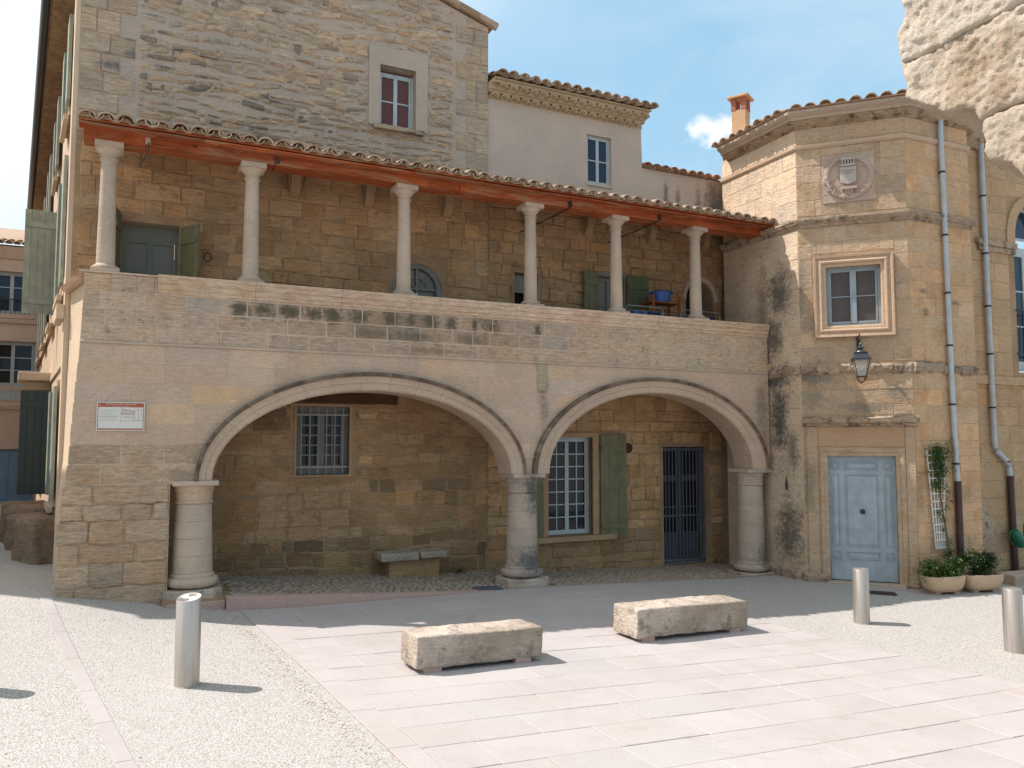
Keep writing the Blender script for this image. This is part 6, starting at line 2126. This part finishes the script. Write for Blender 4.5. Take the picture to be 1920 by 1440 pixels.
def planter(px0, px1, py, label, plabel, seed, leafm, hh):
    a = gpx(px0, py); b = gpx(px1, py - 2)
    c = (a + b) / 2; L = (b.xy - a.xy).length * 1.04; ang = math.atan2(b.y - a.y, b.x - a.x)
    t = thing('stone_planter', label, 'planter', loc=(c.x, c.y + .15, c.z), rotz=ang, group='stone trough planters by the tower')
    m = MB(); n = 32
    def oval(z, f, g):
        r = []
        for i in range(n):
            an = 2 * math.pi * i / n; ca, sa = math.cos(an), math.sin(an); e = .55
            r.append((math.copysign(abs(ca) ** e, ca) * L / 2 * f, math.copysign(abs(sa) ** e, sa) * .19 * g, z))
        return r
    lv = [(.035, .62, .55), (.05, .76, .72), (.1, .88, .86), (.18, .96, .95), (.26, 1, 1), (.285, 1, 1), (.287, .90, .84), (.23, .86, .8)]
    vs = [p for z, f, g in lv for p in oval(z, f, g)]
    m.add(vs, [(l * n + i, l * n + (i + 1) % n, (l + 1) * n + (i + 1) % n, (l + 1) * n + i) for l in range(len(lv) - 1) for i in range(n)] + [tuple(range(n))]); m.build('trough', M_trough, t, smooth=True, recalc=True)
    m = MB(); m.add(oval(.24, .87, .81), [tuple(range(n))]); m.build('soil', plain('dark_soil', (.05, .035, .025), .95), t)
    for x in (-L * .25, L * .25):
        m = MB(); m.box(x - .05, x + .05, -.1, .1, -.01, .04); m.build('foot', M_pinkkerb, t)
    q = random.Random(seed)
    p = thing('potted_shrub', plabel, 'plant', loc=(c.x, c.y + .15, c.z + .24), rotz=ang, group='shrubs in the stone planters')
    pts = [(q.uniform(-.42, .42) * L, q.uniform(-.08, .08), q.uniform(.03, hh), .8) for _ in range(26)]
    m = MB(); leaf_cloud(m, pts, 2200, .055, q, (.07, .07, .06)); m.build('foliage', leafm, p, kind='stuff', recalc=False)
    m = MB()
    for k in pts[:14]: m.tube([(k[0] * .6, k[1] * .5, 0), (k[0] * .85, k[1], k[2] * .6), k[:3]], .004, 5)
    m.build('stem', M_rust, p)
    return c, ang


planter(1744, 1811, 1117, 'left stone trough planter with rounded ends, under the trellis', 'mid green straggly shrub in the left trough', 5, M_leaf, .26)
planter(1815, 1883, 1113, 'right stone trough planter, beside the drainpipe recess', 'dense dark green shrub in the right trough', 6, M_leafd, .36)

t = thing('garden_trellis', 'white tapering fan trellis fixed on the tower wall beside the downpipe', 'trellis', T3)
top0, top1, bot0, bot1, zt, zb = .20, .62, .34, .52, 2.22, .60
n = 5
for i in range(n):
    f = i / (n - 1); m = MB(); m.bar((bot0 + (bot1 - bot0) * f, -.05, zb), (top0 + (top1 - top0) * f, -.05, zt), .02, .012, up=(0, 1, 0)); m.build('slat', M_white, t)
for i in range(13):
    f = i / 12; z = zb + .03 + (zt - zb - .1) * f; a = bot0 + (top0 - bot0) * (z - zb) / (zt - zb); b = bot1 + (top1 - bot1) * (z - zb) / (zt - zb)
    m = MB(); m.box(a - .02, b + .02, -.07, -.058, z - .010, z + .010); m.build('rung', M_white, t)
t = thing('climbing_plant', 'small leafy green climber growing up the white trellis', 'plant', T3)
q = random.Random(12); m = MB()
pts = []
for i in range(60):
    z = q.choice([q.uniform(1.5, 2.3), q.uniform(1.9, 2.35), q.uniform(.9, 2.0)]); pts.append((.45 + q.gauss(.02, .09) * (.5 + (z - .6) * .5), -.08, z, .5 + .3 * (z > 1.7)))
pts += [(.62 + q.gauss(0, .05), -.1, q.uniform(.3, .75), .5) for _ in range(6)]
leaf_cloud(m, pts, 2300, .048, q, (.065, .035, .07)); m.build('foliage', M_leaf, t, kind='stuff', recalc=False)
m = MB(); m.tube([(.6, -.1, .2), (.55, -.09, .8), (.45, -.08, 1.4), (.5, -.08, 2.2)], .006, 6); m.tube([(.52, -.1, .2), (.62, -.09, .6), (.5, -.08, 1.2), (.38, -.08, 1.9)], .005, 6); m.build('stem', M_rust, t)

# green watering can hung upside down on the drainpipe
P = RW.w(1.58, .38, .60)
t = thing('watering_can', 'green plastic watering can hanging tilted on the drainpipe at the right edge', 'watering can', loc=P, rotz=rad(10))
t.rotation_euler = (rad(0), rad(-35), rad(10))
m = MB(); m.lathe([(.001, -.16), (.09, -.16), (.1, -.1), (.085, .12), (.07, .16), (.001, .16)], 0, 0, 20); m.build('body', M_greenplastic, t, smooth=True)
m = MB(); m.tube([(.09, 0, -.1), (.17, 0, .02), (.24, 0, .14)], [.022, .016, .012], 10); m.build('spout', M_greenplastic, t, smooth=True)
m = MB(); m.tube([(-.08, 0, -.08), (-.16, 0, -.02), (-.15, 0, .12), (-.06, 0, .18), (.03, 0, .16)], .011, 8); m.build('handle', M_greenplastic, t, smooth=True)

# grey kerb at far right, covers in the ground
P = gpx(1905, 1098)
m = MB(); m.box(-.1, 2.4, -.2, .2, -.3, .17); b = m.build('kerb_block', M_column, None, basis=Matrix.Translation((P.x, P.y + .2, P.z)) @ Matrix.Rotation(rad(20), 4, 'Z'), bevel=.02); b['kind'] = 'structure'


def cover(name, px, py, w, h, mat, ang, label):
    P = gpx(px, py); sx = (gz(P.x + .3, P.y) - gz(P.x - .3, P.y)) / .6; sy = (gz(P.x, P.y + .3) - gz(P.x, P.y - .3)) / .6
    t = thing(name, label, 'cover', loc=(P.x, P.y, P.z + .012), rotz=0)
    t.rotation_euler = (math.atan(sy), -math.atan(sx), rad(ang))
    m = MB(); m.box(-w / 2, w / 2, -h / 2, h / 2, -.02, .004); m.build('frame', mat, t)
    for i in range(6):
        m = MB(); x = -w / 2 + .02 + (w - .04) * i / 6; m.box(x + .005, x + (w - .04) / 6 - .005, -h / 2 + .02, h / 2 - .02, .0045, .01); m.build('bar', mat, t)


cover('drain_grate', 1653, 1113, .42, .22, M_rust, -15, 'rusty rectangular drain grate in the ground before the blue door')
cover('drain_cover', 915, 1104, .40, .26, M_darkblue, 26, 'small dark slate-coloured cover at the edge of the cobbles beside the middle column')

# weeds at the foot of the arcade wall
t = thing('wall_weed', 'tiny green weed growing at the foot of the arcade wall right of the ledge', 'plant', loc=G.w(5.55, 1.36, flo(5.5)), rotz=0)
m = MB(); leaf_cloud(m, [(0, 0, .06, 1)], 60, .05, random.Random(2), (.05, .03, .03)); m.build('foliage', M_leafd, t, kind='stuff', recalc=False)


# house on the other side of the side street: just left of the frame, it shades the street
t = thing('corner_house', 'plain rendered house across the side street, at the left outside the photo', 'building', loc=(-10.0, 9.95, 0), rotz=0)
m = MB()
q0 = [(0, 0), (-9.3, 12.5), (-18, 12.5), (-12, 0)]
m.add([(x, y, .2) for x, y in q0] + [(x, y, 8.6) for x, y in q0], [(0, 1, 5, 4), (1, 2, 6, 5), (2, 3, 7, 6), (3, 0, 4, 7), (4, 5, 6, 7), (0, 3, 2, 1)]); m.build('wall', M_farwall, t)
m = MB(); m.sweep([(0.001, 0), (-9.3, 12.5)][::-1], [(-.1, 8.3), (.05, 8.3), (.2, 8.5), (.25, 8.601), (-.1, 8.605)]); m.build('cornice', M_farwall, t)
for i in range(4):
    f = .14 + i * .24
    for z0 in (1.6, 4.6):
        m = MB(); m.cbox((-9.3 * f, 12.5 * f, z0 + .8), 1.0, .08, 1.6, Matrix.Rotation(math.atan2(12.5, -9.3), 3, 'Z')); m.build('window', M_glass, t)


# loose pebbles lying on the gravel and along the borders
def make_pebbles():
    q = random.Random(77); m = MB()
    for _ in range(1100):
        x = q.uniform(-6.5, 7.5); y_ = q.uniform(4.2, 12)
        if q.random() < .45:
            t_ = q.uniform(0, 7); x = -3.45 + .497 * t_ - abs(q.gauss(0, .12)); y_ = 10.1 - .868 * t_
        elif -3.35 + (10.12 - y_) * .572 < x < 3.16 + (10.96 - y_) * .72: continue
        r_ = q.uniform(.004, .009); z = gz(x, y_)
        vs = []
        for (f, h) in ((1, 0), (.9, .5), (.4, .9)):
            for i in range(5):
                a = 2 * math.pi * i / 5 + f; vs.append((x + r_ * f * math.cos(a) * 1.2, y_ + r_ * f * math.sin(a), z + r_ * h * .8))
        tv = q.uniform(.75, 1.0)
        m.add(vs, [(l * 5 + i, l * 5 + (i + 1) % 5, (l + 1) * 5 + (i + 1) % 5, (l + 1) * 5 + i) for l in range(2) for i in range(5)] + [(10, 11, 12, 13, 14)], (tv, tv * .97, tv * .92))
    o = m.build('loose_pebbles', M_column, None, kind='stuff', recalc=False); tag(o, 'loose pale pebbles scattered over the gravel and along the paving edge', 'pebbles')


make_pebbles()
